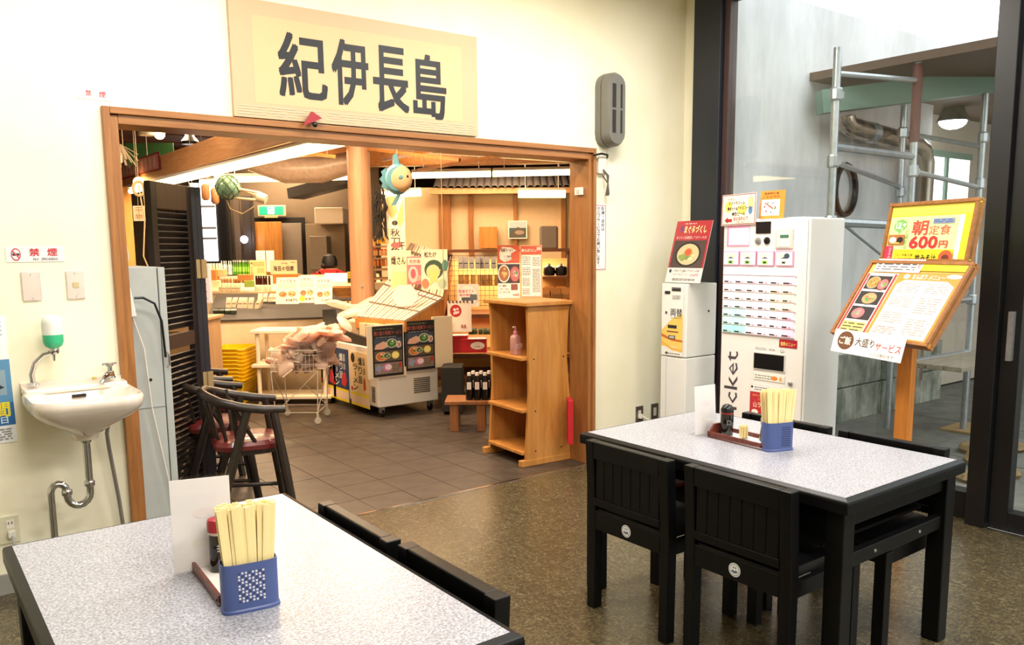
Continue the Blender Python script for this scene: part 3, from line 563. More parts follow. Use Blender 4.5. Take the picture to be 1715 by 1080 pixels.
# ------------------------------------------------------------------ tilted menu lectern
EY = radians(21); e_ = V((sin(EY), cos(EY), 0)); nb = V((e_.y, -e_.x, 0))
Lc = V((3.948, 2.426, 1.03)); rr = -e_; up1 = nb*.24+V((0, 0, .376)); H1 = up1.length; up2 = nb*.05+V((0, 0, .30)); H2 = up2.length
t = thing('menu_lectern', 'orange wood menu stand with two tilted boards on a single post by the glass', 'menu stand', (0, 0, 0))
t.location = (4.12, 2.1, 0); off = -V(t.location)
def fb(o_, r_, u_, w, h, d_, fw, nm):
    M4 = frame_mx(o_, r_, u_)
    for (a, c, e2, g) in ((0, 0, w, fw), (0, h-fw, w, h), (0, fw, fw, h-fw), (w-fw, fw, w, h-fw)):
        k = MB().box(a, c, -d_, e2, g, .012, trim_m).build(nm, t, bev=.002); k.matrix_local = M4
sheet('lower_board', None, None, Lc+off, rr, up1, .67, H1, [
    ('r', .03, .04, .97, .97, 'f0c060'), ('r', .03, .03, .36, .84, 'fbf6ec'), ('r', .035, .04, .06, .83, 'cc3c38'), ('r', .33, .04, .355, .83, 'cc3c38'),
    ('r', .07, .62, .32, .80, '2a2426'), ('f', .15, .71, .07, .08, 'b8a88c', 'b08c48', ['c8a858', '8a6c30']), ('f', .26, .69, .06, .08, '58181c', 'd07070', ['e09090', '68a050', 'f0d0d0']),
    ('r', .07, .42, .32, .59, '28282c'), ('f', .2, .5, .09, .085, '203038', 'd09c70', ['e0b080', 'c87858', '50a048']),
    ('r', .07, .22, .32, .39, '24202a'), ('f', .17, .30, .08, .08, '302030', 'c07878', ['d890a0', '60a860', '9090a8', 'e8a878']),
    ('r', .07, .05, .32, .19, 'f5e080'), ('l', .08, .06, .31, .18, 3, '504830'),
    ('r', .37, .03, .97, .86, 'e8943c'), ('p', [(.40, .06), (.40, .70), (.46, .76), (.86, .76), (.94, .70), (.94, .06)], 'fdfbf6'), ('e', .46, .805, .03, .03, 'fdf6ec'), ('t', 'まんぼう メニュー', .52, .775, .30, .06, 'fdf6ec', .02), ('e', .90, .82, .07, .025, 'fdf6ec'),
    ('l', .43, .60, .65, .73, 5, 'a8a4a0'), ('l', .70, .60, .91, .73, 5, 'a8a4a0'), ('l', .43, .42, .65, .56, 5, 'b4aca8'), ('l', .70, .36, .91, .56, 7, 'b0aaa6'), ('l', .43, .22, .65, .36, 5, 'b4aca8'), ('l', .70, .10, .91, .30, 7, 'b0aaa6'), ('l', .43, .08, .65, .18, 4, 'c89890'),
    ('r', .42+.0, .88, .97, .97, 'f3e020'), ('r', .08, .85, .56, 1.02, 'fcfaf6'), ('l', .10, .87, .50, 1.0, 4, '55504e'), ('t', '満腹', .515, .90, .03, .1, 'd05038')],
    back='e6a040', th=.012, parent=t)
fb(Lc+off, rr, up1, .67, H1, .035, .018, 'frame_bar')
Lu = Lc+e_*-.035+nb*.262+V((0, 0, .372))
sheet('upper_board', None, None, Lu+off, rr, up2, .57, H2, [
    ('r', .03, .0, .97, .96, 'f6e030'), ('r', .03, .78, .97, .96, 'f6e45a'), ('r', .04, .0, .88, .76, 'f3eeaa'), ('r', .83, .0, .88, .76, 'fbfbf4'), ('p', [(.10, .55), (.09, .62), (.12, .70), (.18, .72), (.24, .68), (.25, .6), (.21, .52), (.18, .50), (.17, .46), (.15, .51)], '7ec05c'),
    ('t', 'ほ', .115, .56, .07, .11, 'fbfff4', .03), ('t', '♥', .20, .59, .035, .06, 'ffffff', .04), ('t', 'っ', .17, .52, .04, .05, 'fbfff4', .02), ('v', 'と温まる', .245, .22, .045, .33, '7ec05c', .01),
    ('t', '朝', .32, .45, .18, .24, 'd84a40', .025), ('t', '定', .52, .45, .11, .15, 'd86a58', .01), ('t', '食', .64, .45, .12, .16, 'd86a58', .01), ('r', .55, .63, .78, .71, '8a9cc0'), ('l', .56, .64, .77, .70, 2, '38508c'),
    ('t', '6', .32, .235, .095, .19, 'e02c34', .05), ('t', '0', .43, .235, .095, .19, 'e02c34', .05), ('t', '0', .54, .235, .095, .19, 'e02c34', .05), ('t', '円', .66, .24, .09, .11, 'e04840', .03),
    ('r', .05, .29, .25, .46, 'b8743c'), ('e', .11, .37, .045, .05, 'e8f0f4'), ('e', .2, .37, .04, .05, '241c18'), ('r', .10, .31, .2, .33, 'e8c860'), ('r', .03, .03, .13, .27, 'c82c50'), ('v', 'おすすめ', .085, .05, .035, .2, 'f8dce4'),
    ('r', .15, .0, .83, .21, 'f8e620'), ('t', '三河名物赤だし使用', .18, .15, .3, .045, 'd8a020'), ('t', 'こちら伊勢志摩', .17, .09, .22, .05, '4c4420'), ('t', '・あおさ海藻', .2, .025, .18, .05, '3c3418'), ('t', '地みそ汁', .42, .03, .24, .10, '241e10', .03), ('e', .76, .09, .075, .11, 'd05c30'), ('e', .76, .08, .04, .05, '6c2c20')],
    back='f6e030', th=.012, parent=t)
fb(Lu+off, rr, up2, .57, H2, .03, .018, 'frame_bar')
MB().bar((0, 0, 0), (0, 0, 1.18), .075, .05, wood('orange_post_wood', 'b9702c', 'd98d40')).build('post', t, bev=.003); MB().box(-.2, -.03, 0, .2, .03, .03, trim_m).box(-.03, -.25, 0, .03, .25, .03, trim_m).build('foot', t, bev=.003)
MB().bar((-.06, 0, 1.03), (.12, -.04, 1.30), .25, .02, trim_m).build('bracket', t)
sheet('rice_service_sheet', None, None, Lc+off-e_*.06-nb*.045-V((0, 0, .083)), rr, nb*.03+V((0, 0, .12)), .50, .118, [
    ('e', .19, .55, .12, .40, '6c4228'), ('t', 'ご飯', .10, .38, .17, .34, 'f8f0e4', .03), ('t', '大盛り', .34, .38, .27, .38, '4a3428', .015), ('t', 'サービス', .63, .33, .34, .34, 'cc4444', .01), ('t', 'ミニは割引ます', .58, .08, .32, .14, '6c5c54')],
    back='fbfaf8', th=.001, parent=t)

# ================================================================== tables and chairs
def table(x0, y0, x1, y1, lab):
    t = thing('dining_table', lab, 'table', ((x0+x1)/2, (y0+y1)/2, 0)); a, b2 = (x1-x0)/2, (y1-y0)/2
    MB().box(-a, -b2, .672, a, b2, .701, top_m).build('tabletop', t)
    e3 = .022
    out = [(-a-e3, -b2-e3), (a+e3, -b2-e3), (a+e3, b2+e3), (-a-e3, b2+e3)]; inn = [(-a, -b2), (a, -b2), (a, b2), (-a, b2)]
    mb = MB(); n = 4
    vs = [(*p, .702) for p in inn]+[(p[0]*.995, p[1]*.997, .694) for p in out]+[(*p, .685) for p in out]+[(*p, .652) for p in out]+[(*p, .652) for p in inn]
    mb.add(vs, [(i*4+k, (i+1)*4+k, (i+1)*4+(k+1) % 4, i*4+(k+1) % 4) for i in range(4) for k in range(4)], blk_m)
    mb.build('edge_band', t, bev=.003)
    for sx in (-1, 1):
        for sy in (-1, 1):
            MB().box(sx*a-sx*.0, sy*b2, 0, sx*(a-.065), sy*(b2-.065), .655, blk_m).build('leg', t, bev=.004)
    for sy in (-1, 1):
        MB().box(-a+.065, sy*(b2-.015), .59, a-.065, sy*(b2-.045), .652, blk_m).build('apron', t, bev=.003)
        MB().box(-a+.065, sy*(b2-.015), .445, a-.065, sy*(b2-.045), .495, blk_m).build('stretcher', t, bev=.003)
        for sx in (-.15, .15): MB().lathe([(.006, 0), (.005, .003)], steel_m, n=8).build('bolt', t).matrix_local = frame_mx((sx, sy*(b2-.015), .47), (-sy, 0, 0), (0, 0, 1)) 
    for sx in (-1, 1): MB().box(sx*(a-.015), -b2+.065, .60, sx*(a-.045), b2-.065, .652, blk_m).build('apron', t, bev=.003)
    MB().box(-a+.05, -b2+.1, .50, a-.05, b2-.1, .512, blk_m).build('book_shelf', t)
    return t
table(2.355, 1.372, 3.105, 2.583, 'long dining table with pale speckled top and black edge, in front of the ticket machine')
table(.207, 1.30, .973, 2.55, 'dining table with pale speckled top in the near left foreground')
tag(MB().box(2.5, 2.20, .514, 2.75, 2.40, .528, red_m).build('red_booklet', bev=.002), 'red booklet lying on the shelf under the right table', 'booklet')
# badge chair : backrest at local -x
t = thing('dining_chair', 'x', 'chair')
for s_ in (-1, 1):
    MB().loft([[(x*1.0, y, z) for x, y in ((-.21+dx, s_*.20-.022), (-.165+dx, s_*.20-.022), (-.165+dx, s_*.20+.022), (-.21+dx, s_*.20+.022))] for z, dx in ((0, .0), (.40, .005), (.715, -.012))], blk_m).build('back_leg', t, bev=.003)
    MB().box(.17, s_*.20-.022, 0, .215, s_*.20+.022, .395, blk_m).build('front_leg', t, bev=.003)
    MB().box(-.17, s_*.20-.012, .34, .175, s_*.20+.012, .395, blk_m).build('side_rail', t, bev=.002)
MB().box(-.219, -.178, .645, -.182, .178, .715, blk_m).build('top_rail', t, bev=.004)
MB().box(-.205, -.178, .345, -.175, .178, .425, blk_m).build('lower_rail', t, bev=.003)
MB().box(-.212, -.178, .448, -.182, .178, .478, blk_m).build('mid_rail', t, bev=.002)
for k in range(7): MB().box(-.208, -.172+k*.0493, .478, -.19, -.172+k*.0493+.0475, .645, blk_m).build('slat', t, bev=.002)
MB().box(.18, -.178, .345, .205, .178, .395, blk_m).build('front_rail', t, bev=.002)
MB().loft([rrect(0, 0, .20, .185, z, r_, 4) for z, r_ in ((.395, .02), (.415, .025), (.432, .03))]+[rrect(0, 0, .18, .165, .440, .03, 4)], vinyl_m).build('seat', t, True)
o = MB(); pr(o, .05, .05, [('e', .5, .5, .5, .5, 'dcdcd4'), ('e', .5, .5, .42, .42, '8c94a0'), ('e', .5, .5, .37, .37, 'e6e6de'), ('p', [(.2, .35), (.35, .5), (.5, .42), (.65, .52), (.8, .36), (.5, .25)], '5b6a80'), ('e', .42, .68, .06, .05, '404a58'), ('e', .6, .68, .06, .05, '404a58')], 0)
o = o.build('round_badge', t); o.matrix_local = frame_mx((-.2055, .025, .36), (0, -1, 0), (0, 0, 1)); o['label'] = 'round white badge with blue fish emblem'
CH = tree(t)
chairs = [(2.435, 2.215, 0, 'black chair on the near side of the right table, nearer the wall, with round badge'),
          (2.45, 1.705, 0, 'black chair with round badge on the near side of the right table, nearest the camera'),
          (2.985, 1.668, pi, 'black chair tucked under the far side of the right table, nearer the glass door'),
          (2.98, 2.16, pi, 'black chair tucked under the far side of the right table, beside the ticket machine'),
          (.83, 2.12, pi, 'black chair pushed under the left table, the farther one on its aisle side'),
          (.845, 1.645, pi, 'black chair pushed under the left table, the nearer one with worn corner'),
          (.30, 1.62, 0, 'black chair on the wall side of the left table, just inside the bottom left corner')]
for i, (x, y, rz, lab) in enumerate(chairs):
    if i == 0: t.location = (x, y, 0); t.rotation_euler.z = rz; t['label'] = lab
    else: dup(CH, (x, y, 0), rz, lab)

# ------------------------------------------------------------------ things on the tables
def chopstick_holder(x, y, rz, lab, sl):
    t = thing('chopstick_holder', lab, 'holder', (x, y, .701), rz)
    def ov(a, b2, z, n=28):
        return [(a*abs(cos(q))**.5*(1 if cos(q) > 0 else -1), b2*abs(sin(q))**.5*(1 if sin(q) > 0 else -1), z) for q in [2*pi*k/n for k in range(n)]]
    MB().loft([ov(.064, .033, 0), ov(.064, .033, .006), ov(.0615, .030, .009), ov(.0615, .030, .112), ov(.0595, .028, .112), ov(.0595, .028, .01)], blue_m, True, True).build('cup', t, True)
    if sl:
        mb = MB()
        for k in range(9): mb.box(-.0, -.0308, .02+k*.009, .04, -.0285, .0235+k*.009, K('2b3460'))
        mb.build('vent_slots', t)
    else:
        mb = MB()
        for i in range(8):
            for j in range(10): mb.box(-.028+i*.0075, -.0306, .025+j*.0072, -.0238+i*.0075, -.0285, .0292+j*.0072, K('d8d8dc' if (i+j) % 3 else '30385c'))
        mb.build('perforations', t)
    rn = random.Random(int(x*100)); me = None
    for q in range(48):
        i, j = q % 12, q//12
        bx = -.043+i*.0078; by = -.015+j*.010
        if me is None:
            cs = MB().loft([[(-a, -.002, z), (a, -.002, z), (a, .002, z), (-a, .002, z)] for a, z in ((.0030, 0), (.0052, .12), (.0060, .222))], chop_m).build('chopsticks'); me = cs
        else: cs = me.copy(); COL.objects.link(cs)
        tag(cs, 'disposable wooden chopsticks standing in the '+('slotted blue holder on the right table' if sl else 'perforated blue holder on the left table'), 'chopsticks', 'chopsticks in the '+('right' if sl else 'left')+' holder')
        c_, s_ = cos(rz), sin(rz); cs.location = (x+bx*c_-by*s_, y+bx*s_+by*c_, .712+rn.uniform(0, .008))
        cs.rotation_euler = (rn.uniform(-.02, .02)-by*1.5, bx*1.7+rn.uniform(-.02, .02), rz)
chopstick_holder(.588, 1.765, radians(-9), 'blue perforated plastic holder full of chopsticks on the left table', False)
chopstick_holder(2.722, 1.885, radians(-20), 'blue slotted plastic holder full of chopsticks on the right table', True)
def tray(x, y, rz, L, Wd, lab):
    t = thing('condiment_tray', lab, 'tray', (x, y, .701), rz)
    MB().box(0, 0, .004, Wd, L, .009, K('f4f2ee')).build('tray_base', t)
    for xx in (0, Wd-.008): MB().box(xx, 0, 0, xx+.008, L, .026, redw_m).build('side_rail', t, bev=.001)
    for yy in (.004, L-.014): MB().prism([(.01, .0), (Wd-.01, 0), (Wd-.01, .03), (Wd-.03, .055), (.03, .055), (.01, .03)], yy, yy+.01, redw_m, 'y').build('end_board', t, bev=.001)
    for yy in (.012, L-.012): MB().lathe([(.004, 0), (.003, .003)], black_m, n=8).build('screw', t).matrix_local = frame_mx((-.0005, yy, .013), (0, -1, 0), (0, 0, 1))
tray(.530, 1.805, radians(-3), .30, .13, 'reddish wood condiment tray with white base on the left table')
tray(2.665, 1.905, radians(-3), .29, .13, 'reddish wood condiment tray with white base on the right table')
def soy(x, y, lab, red):
    t = thing('soy_sauce_bottle', lab, 'bottle', (x, y, .711))
    if red:
        MB().lathe([(.021, 0), (.023, .004), (.022, .03), (.0225, .04), (.0215, .09), (.018, .097)], plain('dark_soy_glass', '15100d', .1, coat=.5), n=16).build('bottle_body', t, True)
        MB().lathe([(.0205, .0), (.0205, .008)], K('d8c8b8'), (0, 0, .093)).build('collar', t); MB().lathe([(.024, 0), (.0245, .02), (.022, .03), (.012, .034)], red_m, (0, 0, .101)).build('cap', t, True)
        sheet('bottle_label', None, None, (-.012, -.0235, .05), (1, 0, 0), (0, 0, 1), .02, .025, [('l', .1, .1, .9, .9, 3, 'c8c8c8')], back='1e1a18', th=.0005, parent=t)
    else:
        MB().lathe([(.026, 0), (.027, .004), (.027, .085), (.025, .092)], plain('dark_soy_glass', '15100d', .1, coat=.5), n=16).build('bottle_body', t, True)
        MB().lathe([(.0262, 0), (.0262, .006)], red_m, (0, 0, .09)).build('red_ring', t)
        MB().lathe([(.027, 0), (.027, .012), (.02, .028), (.008, .034)], black_m, (0, 0, .096)).tube([(0, 0, .108), (-.045, -.01, .118)], [.007, .004], black_m).build('cap', t, True)
        sheet('bottle_label', None, None, (-.024, -.017, .045), (.82, -.57, 0), (0, 0, 1), .02, .022, [('r', .1, .1, .9, .9, 'b8b8b8'), ('r', .16, .16, .84, .84, '1a1a1a')], back='1e1a18', th=.0005, parent=t)
soy(.595, 2.00, 'soy sauce bottle with red cap in the left tray', True)
soy(2.745, 2.145, 'black round-topped soy sauce bottle with spout in the right tray', False)
t = thing('pepper_shaker', 'dark pepper shaker with steel lid beside the chopstick holder on the right table', 'shaker', (2.775, 1.975, .711))
MB().lathe([(.024, 0), (.026, .004), (.02, .05), (.018, .065)], plain('pepper_glass', '1b1715', .12, coat=.5), n=14).build('shaker_body', t, True); MB().lathe([(.0205, 0), (.022, .004), (.021, .028), (.018, .031)], chrome_m, (0, 0, .065)).build('lid', t, True)
t = thing('toothpick_jar', 'small clear jar packed with toothpicks in the right tray', 'jar', (2.745, 2.06, .711))
MB().lathe([(.020, 0), (.0215, .003), (.0215, .048)], acryl_m, n=16).build('jar', t, True); 
tp = MB()
for k in range(60):
    a = random.uniform(0, 6.28); q = .0165*math.sqrt(random.random()); tp.box(q*cos(a)-.0014, q*sin(a)-.0014, .003, q*cos(a)+.0014, q*sin(a)+.0014, .05+random.uniform(0, .005), chop_m)
o = tp.build('toothpicks', t); o['kind'] = 'stuff'
t = thing('toothpick_box', 'small wooden toothpick box beside the red-capped bottle', 'box', (.60, 1.88, .711)); MB().box(-.018, -.018, 0, .018, .018, .06, pine_m).build('box_body', t, bev=.002); MB().lathe([(.008, 0), (.008, .01)], chop_m, (0, 0, .06)).build('picks', t)
def acr(p0, p1, h, lab):
    p0, p1 = V(p0), V(p1); r_ = (p1-p0); w = r_.length; c = (p0+p1)/2
    t = thing('table_card_stand', lab, 'card stand', c)
    sheet('card', None, None, p0-c+V((0, 0, .004)), r_, (.0, .06, 1), w, h, [('e', .55, .62, .2, .06, 'f8f0f0'), ('e', .45, .3, .14, .05, 'f6f2ec')], back='fbf8f8', th=.0015, parent=t)
    n_ = r_.normalized().cross(V((0, 0, 1)))
    o = sheet('acrylic_sleeve', None, None, p0-c+n_*.004-r_.normalized()*.003, r_, (0, .06, 1), w+.006, h+.012, [], th=.0015, parent=t); o.data.materials[0] = acryl_m
    o = MB().bar(p0-c-n_*.02+V((0, 0, .002)), p1-c-n_*.02+V((0, 0, .002)), .05, .003, acryl_m).build('acrylic_foot', t)
acr((.503, 2.06, .701), (.637, 2.02, .701), .232, 'blank white card in an acrylic stand on the left table')
acr((2.655, 2.235, .701), (2.775, 2.225, .701), .205, 'blank white card in an acrylic stand on the right table')

# ================================================================== the shop beyond the opening
struct(MB().box(-1, FY+.015, -.1, 12, 15, -.006, plain('dark_grout', '2c2723', .8)).build('floor_shop'), 'dark slate tiled shop floor')
FS = bpy.data.objects['floor_shop']
def tiles(x0, x1, y0, y1, dx):
    me = None; n = 0; k0 = math.floor((x0-2.14)/dx); k1 = math.ceil((x1-2.14)/dx)
    for k in range(k0, k1):
        if me is None:
            o = MB().box(.002, .002, -.006, dx-.002, y1-y0-.002, 0, tile_m).build('tile', FS); me = o
        else: o = me.copy(); COL.objects.link(o)
        o.location = (2.14+k*dx, y0, random.uniform(-.0008, .0005)); n += 1
    return n
tiles(.85, 3.85, 4.13, 4.38, .3)
for r_ in range(10): y = 4.38+.3*r_; tiles(max(.8, y*.2), (y+.3)*.93, y, y+.3, .3)
mb = MB()
for r_ in range(22):
    y = 7.38+.3*r_
    for k in range(-8, 30): mb.box(2.14+k*.3+.002, y+.002, -.006, 2.14+k*.3+.298, y+.298, 0, tile_m)
for r_ in range(10):
    y = 4.38+.3*r_; a = 2.14+math.ceil(((y+.3)*.93-2.14)/.3)*.3; b2 = 2.14+math.floor((max(.8, y*.2)-2.14)/.3)*.3
    while a < 11: mb.box(a+.002, y+.002, -.006, a+.298, y+.298, 0, tile_m); a += .3
    while b2 > -1: b2 -= .3; mb.box(b2+.002, y+.002, -.006, b2+.298, y+.298, 0, tile_m)
o = mb.build('far_tiles', FS); o['kind'] = 'stuff'
shopw = plain('brown_grey_shop_wall', '6e604e', .8)
struct(MB().box(-1.1, FY+WT, 0, -1, 15, 3.2, shopw).build('wall_shop_left')); struct(MB().box(-1, 14.9, 0, 12, 15, 3.2, shopw).build('wall_shop_back'))
struct(MB().box(11.9, 3.9, 0, 12, 15, 3.2, shopw).build('wall_shop_right')); struct(MB().box(4.8, 4.12, 0, 12, 4.276, 3.2, plain('beige_render', 'b9ab9b', .8)).build('wall_shop_side'))
struct(MB().box(-1, FY+WT+.001, 3.0, 12, 15, 3.1, shopw).build('ceiling_shop'))
CS = bpy.data.objects['ceiling_shop']
for k in range(26): MB().box(-1, 4.3+k*.41, 2.965-.012*(k % 2), 11.8, 4.3+k*.41+.385, 2.998, plank_m).build('plank', CS)
# rafters, beams
def beam(name, p, q, w, h, m, lab): return struct(MB().bar(p, q, w, h, m).build(name, bev=.006), lab)
beam('trim_beam', (2.30, 4.35, 2.30), (2.30, 10.4, 2.30), .18, .20, beam_m, 'light wood beam with a fluorescent strip under it')
beam('trim_beam_cross', dep(345, 262, 9.6), dep(990, 250, 9.2), .16, .30, trimx_m, 'broad wood cross beam behind the round post')
beam('trim_purlin', dep(400, 225, 8.2), dep(1000, 262, 8.2), .12, .14, trimx_m, 'wood purlin')
for a, b2 in (((540, 240), (770, 268)), ((640, 268), (790, 240)), ((700, 285), (900, 250)), ((330, 240), (560, 262))):
    struct(MB().bar(dep(*a, 8.6), dep(*b2, 7.4), .03, .03, trimx_m).build('trim_thin_rafter'))
def strip(name, p, q, lab, r_=.028, pw=8):
    t = thing('fluorescent_strip', lab, 'light', (V(p)+V(q))/2, group='shop fluorescent strips'); c = (V(p)+V(q))/2
    MB().tube([V(p)-c, V(q)-c], r_, tube_m, 8).build('tube', t, True)
    MB().bar(V(p)-c+V((0, 0, .05)), V(q)-c+V((0, 0, .05)), .07, .03, white_m).build('batten', t)
    for f_ in (.15, .85): h_ = (V(p)-c)*(1-f_)+(V(q)-c)*f_; MB().tube([h_+V((0, 0, .06)), h_+V((0, 0, 2.985-c.z))], .004, white_m, 4).build('hanger', t)
strip('', (2.29, 4.72, 2.14), (2.23, 9.9, 2.14), 'long bright fluorescent strip under the left light wood beam')
for a, b2, lab in ((360, 583, 'fluorescent strip left of the round post'), (690, 822, 'fluorescent strip right of the hanging sunfish'), (825, 957, 'fluorescent strip reaching the right door post')):
    strip('', dep(a, 302-(a-360)*.022, 9.0), dep(b2, 302-(b2-360)*.022, 9.0), lab)
strip('', dep(868, 324, 9.9), dep(947, 324, 9.9), 'short lower fluorescent lamp near the right door post', .05)
strip('', dep(640, 326, 10.2), dep(705, 323, 10.2), 'short lower fluorescent lamp behind the hanging sunfish', .04)
strip('', dep(335, 306, 10.6), dep(375, 304, 10.6), 'short lamp near the glass float', .035)
for px, py, d_, lab in ((267, 224, 9, 'small bright round ceiling bulb in the shop'), (233, 306, 8.5, 'small warm lamp at the left end of the long strip')):
    tag(MB().sphere((0, 0, 0), .06, plain('warm_bulb', 'ffd9a0', emit=18, ecol='ffc070')).build('ceiling_bulb', None, True, loc=dep(px, py, d_)), lab, 'lamp')
for px, py, d_, lab in ((246, 222, 8.8, 'pale round cap beside the ceiling bulb'), (318, 237, 8.6, 'black round spotlight on the ceiling planks')):
    m = black_m if px > 300 else white_m
    t = thing('spotlight', lab, 'lamp', dep(px, py, d_)); MB().lathe([(.03, .12), (.05, .05), (.09, 0), (.085, -.03)], m, n=14).build('spot_body', t, True); MB().tube([(0, 0, .1), (0, 0, .5)], .01, black_m).build('spot_rod', t)
t = thing('spotlight', 'black conical spotlight beside the long strip', 'lamp', dep(308, 305, 8.2)); MB().lathe([(.02, .1), (.03, .06), (.07, -.06)], black_m, n=12).build('spot_body', t, True); MB().tube([(0, 0, .08), (.03, 0, .3)], .01, black_m).build('spot_rod', t)
# posts
t = thing('round_post', 'thick round wood post in the middle of the shop', 'post', (3.86, 7.62, 0)); MB().lathe([(.125, 0), (.125, .02), (.118, 1.2), (.112, 2.95)], post_m, n=24).build('post_shaft', t, True)
MB().lathe([(.012, 0), (.012, .01)], steel_m, n=10).build('bolt', t).matrix_local = frame_mx((-.06, -.105, 1.12), (1, -.4, 0), (0, 0, 1))
struct(MB().box(2.12, 10.2, 0, 2.30, 10.36, 2.2, wood('golden_post_wood', 'd89a4c', 'e8b060')).build('trim_post'), 'square golden post lit by the strip')
# ---- left cluster
t = thing('steel_locker', 'pale grey steel locker standing just inside the left door post', 'locker', (.80, 4.30, 0))
MB().box(0, 0, .03, .262, .42, 1.417, grey_m).build('locker_body', t, bev=.004)
MB().box(.266, .0, .04, .30, .42, 1.414, grey_m).build('locker_door', t, bev=.004); MB().tube([(.286, -.002, .92), (.286, -.03, .93), (.286, -.03, .98), (.286, -.002, .99)], .004, chrome_m).build('ring_handle', t, True)
MB().box(.02, -.003, .72, .262, 0, .723, K('8f989b')).build('door_seam', t); MB().lathe([(.008, 0), (.006, .003)], black_m, n=8).build('lock', t).matrix_local = frame_mx((.2, -.001, .86), (1, 0, 0), (0, 0, 1))
t = thing('extension_cord', 'white extension socket with hanging cord on the side of the grey locker', 'cord', (.93, 4.27, 1.27)); MB().bar((-.02, 0, .05), (.0, 0, -.09), .05, .03, K('e8e4dc')).build('socket_bar', t, bev=.004)
MB().tube([(-.02, 0, .1), (.0, -.01, .2), (-.015, 0, .33), (-.02, 0, .5)], .003, K('d8d4cc')).tube([(0, 0, -.09), (.04, -.01, -.25), (.06, 0, -.55), (.14, 0, -1.1)], .004, K('d8d4cc')).build('white_cord', t, True)
MB().tube([(.01, -.015, 0), (.05, -.02, .0), (.1, -.02, -.03), (.13, -.01, -.12), (.14, 0, -.3)], .006, black_m).build('black_cord', t, True)
t = thing('louvre_door', 'dark folding louvred door panel folded open behind the locker', 'door', (1.13, 4.66, 0)); a = V((.31, .36, 0)); L_ = a.length; u = a.normalized(); t.rotation_euler.z = math.atan2(u.y, u.x)
for x0 in (0, L_-.06): MB().box(x0, -.018, .02, x0+.06, .018, 1.86, louv_m).build('stile', t, bev=.003)
for z in (.02, .95, 1.72): MB().box(.06, -.018, z, L_-.06, .018, z+(.14 if z > 1.5 else .08), wood('louvre_rail_wood', '3a2a22', '4a3428')).build('rail', t, bev=.002)
k = 0; z = .12
while z < 1.70:
    if not .93 < z < 1.04: MB().bar((.06, 0, z), (L_-.06, 0, z), .045, .007, louv_m, up=(0, .75, .66)).build('slat', t)
    z += .034
t = thing('folded_door_leaf', 'second dark leaf of the folding door seen edge on with brass hinges', 'door', (1.43, 5.03, 0)); 
MB().box(0, -.02, .02, .05, .02, 1.86, plain('dark_leaf_edge', '221d24', .4)).build('leaf', t, bev=.003); MB().box(.052, -.005, .02, .085, .03, 1.86, MATS['dark_leaf_edge']).build('leaf', t, bev=.003)
for z in (1.33, .66): MB().box(.03, -.026, z, .09, -.018, z+.11, plain('old_brass', 'c8a878', .35, .6)).tube([(.058, -.03, z), (.058, -.03, z+.11)], .005, MATS['old_brass']).build('hinge', t)
# hanging rope, signs, paddles near the left
t = thing('hanging_rope', 'thin pale ropes with a wooden ring hanging at the far left of the shop', 'rope', dep(232, 310, 7)); MB().tube([(0, 0, 0), (.03, 0, -.3), (.0, 0, -.6), (.05, 0, -.75)], .006, K('cdb490')).tube([(.03, 0, 0), (.06, 0, -.4), (.05, 0, -.75)], .006, K('cdb490')).build('rope', t, True)
MB().tube([(.045*cos(q), 0, -.03+.06*sin(q)) for q in [2*pi*k/14 for k in range(14)]], .012, K('c9a47a'), 6, closed=True).build('ring', t, True)
FR_ = V((cos(YAW), -sin(YAW), 0))   # right-hand direction for things squarely facing the camera
def fsheet(name, lab, cat, pxl, pyb, pxr, pyt, d_, items, back='f6f4f0', th=.01, lean=0, group=None, **kw):
    o_ = dep(pxl, pyb, d_); w = (pxr-pxl)*d_/FPX; h = (pyb-pyt)*d_/FPX
    return sheet(name, lab, cat, o_, FR_, (lean*sin(YAW), lean*cos(YAW), 1), w, h, items, back=back, th=th, group=group, **kw)
fsheet('white_tag_sign', 'pale sign with orange pattern hanging left of the louvred door', 'sign', 224, 370, 243, 345, 7.5, [('r', .1, .1, .9, .9, 'f0d8b0'), ('t', '干', .2, .5, .6, .4, 'a8582c'), ('t', '物', .2, .1, .6, .35, 'a8582c')], back='f6e8d0')
sheet('red_frame_sign', 'red bordered sign with pale lettering on the light wood beam', 'sign', at(203, 301, 'x', 2.2), (0, -1, -.008), (0, 0, 1), 1.65, .17, [('r', .03, .08, .97, .92, 'c4888a'), ('r', .45, .08, .49, .92, '8c2430')] + [('r', .06+q*.1, .2, .12+q*.1, .8, 'd8b0a8') for q in range(9)], back='8c2430')
# dried bundle and green cloth
t = thing('dried_bundle', 'bundle of dried leaves hanging above the red bordered sign', 'decoration', dep(203, 258, 7.0))
for k in range(14): MB().bar((0, 0, .08), (random.uniform(-.02, .16), random.uniform(-.06, .06), random.uniform(-.12, .02)), .02, .006, K(['8a7c68', 'b8a890', '5c5244', 'a09078'][k % 4])).build('leaf', t)
tag(MB().box(0, 0, 0, .5, .01, .22, plain('green_cloth', '2f6a38', .8)).build('green_cloth', loc=dep(212, 276, 8.6), rz=VR), 'green cloth panel behind the left beam', 'cloth')
fsheet('red_mascotless_banner', 'small red hanging banner with a cream disc beside the bright window', 'banner', 320, 368, 333, 344, 7.9, [('e', .5, .5, .36, .3, 'f0e0b8'), ('e', .4, .55, .06, .06, '402020'), ('e', .62, .55, .06, .06, '402020'), ('r', .1, .88, .9, .94, 'f6e6d0')], back='b8243a').name = 'red_banner'
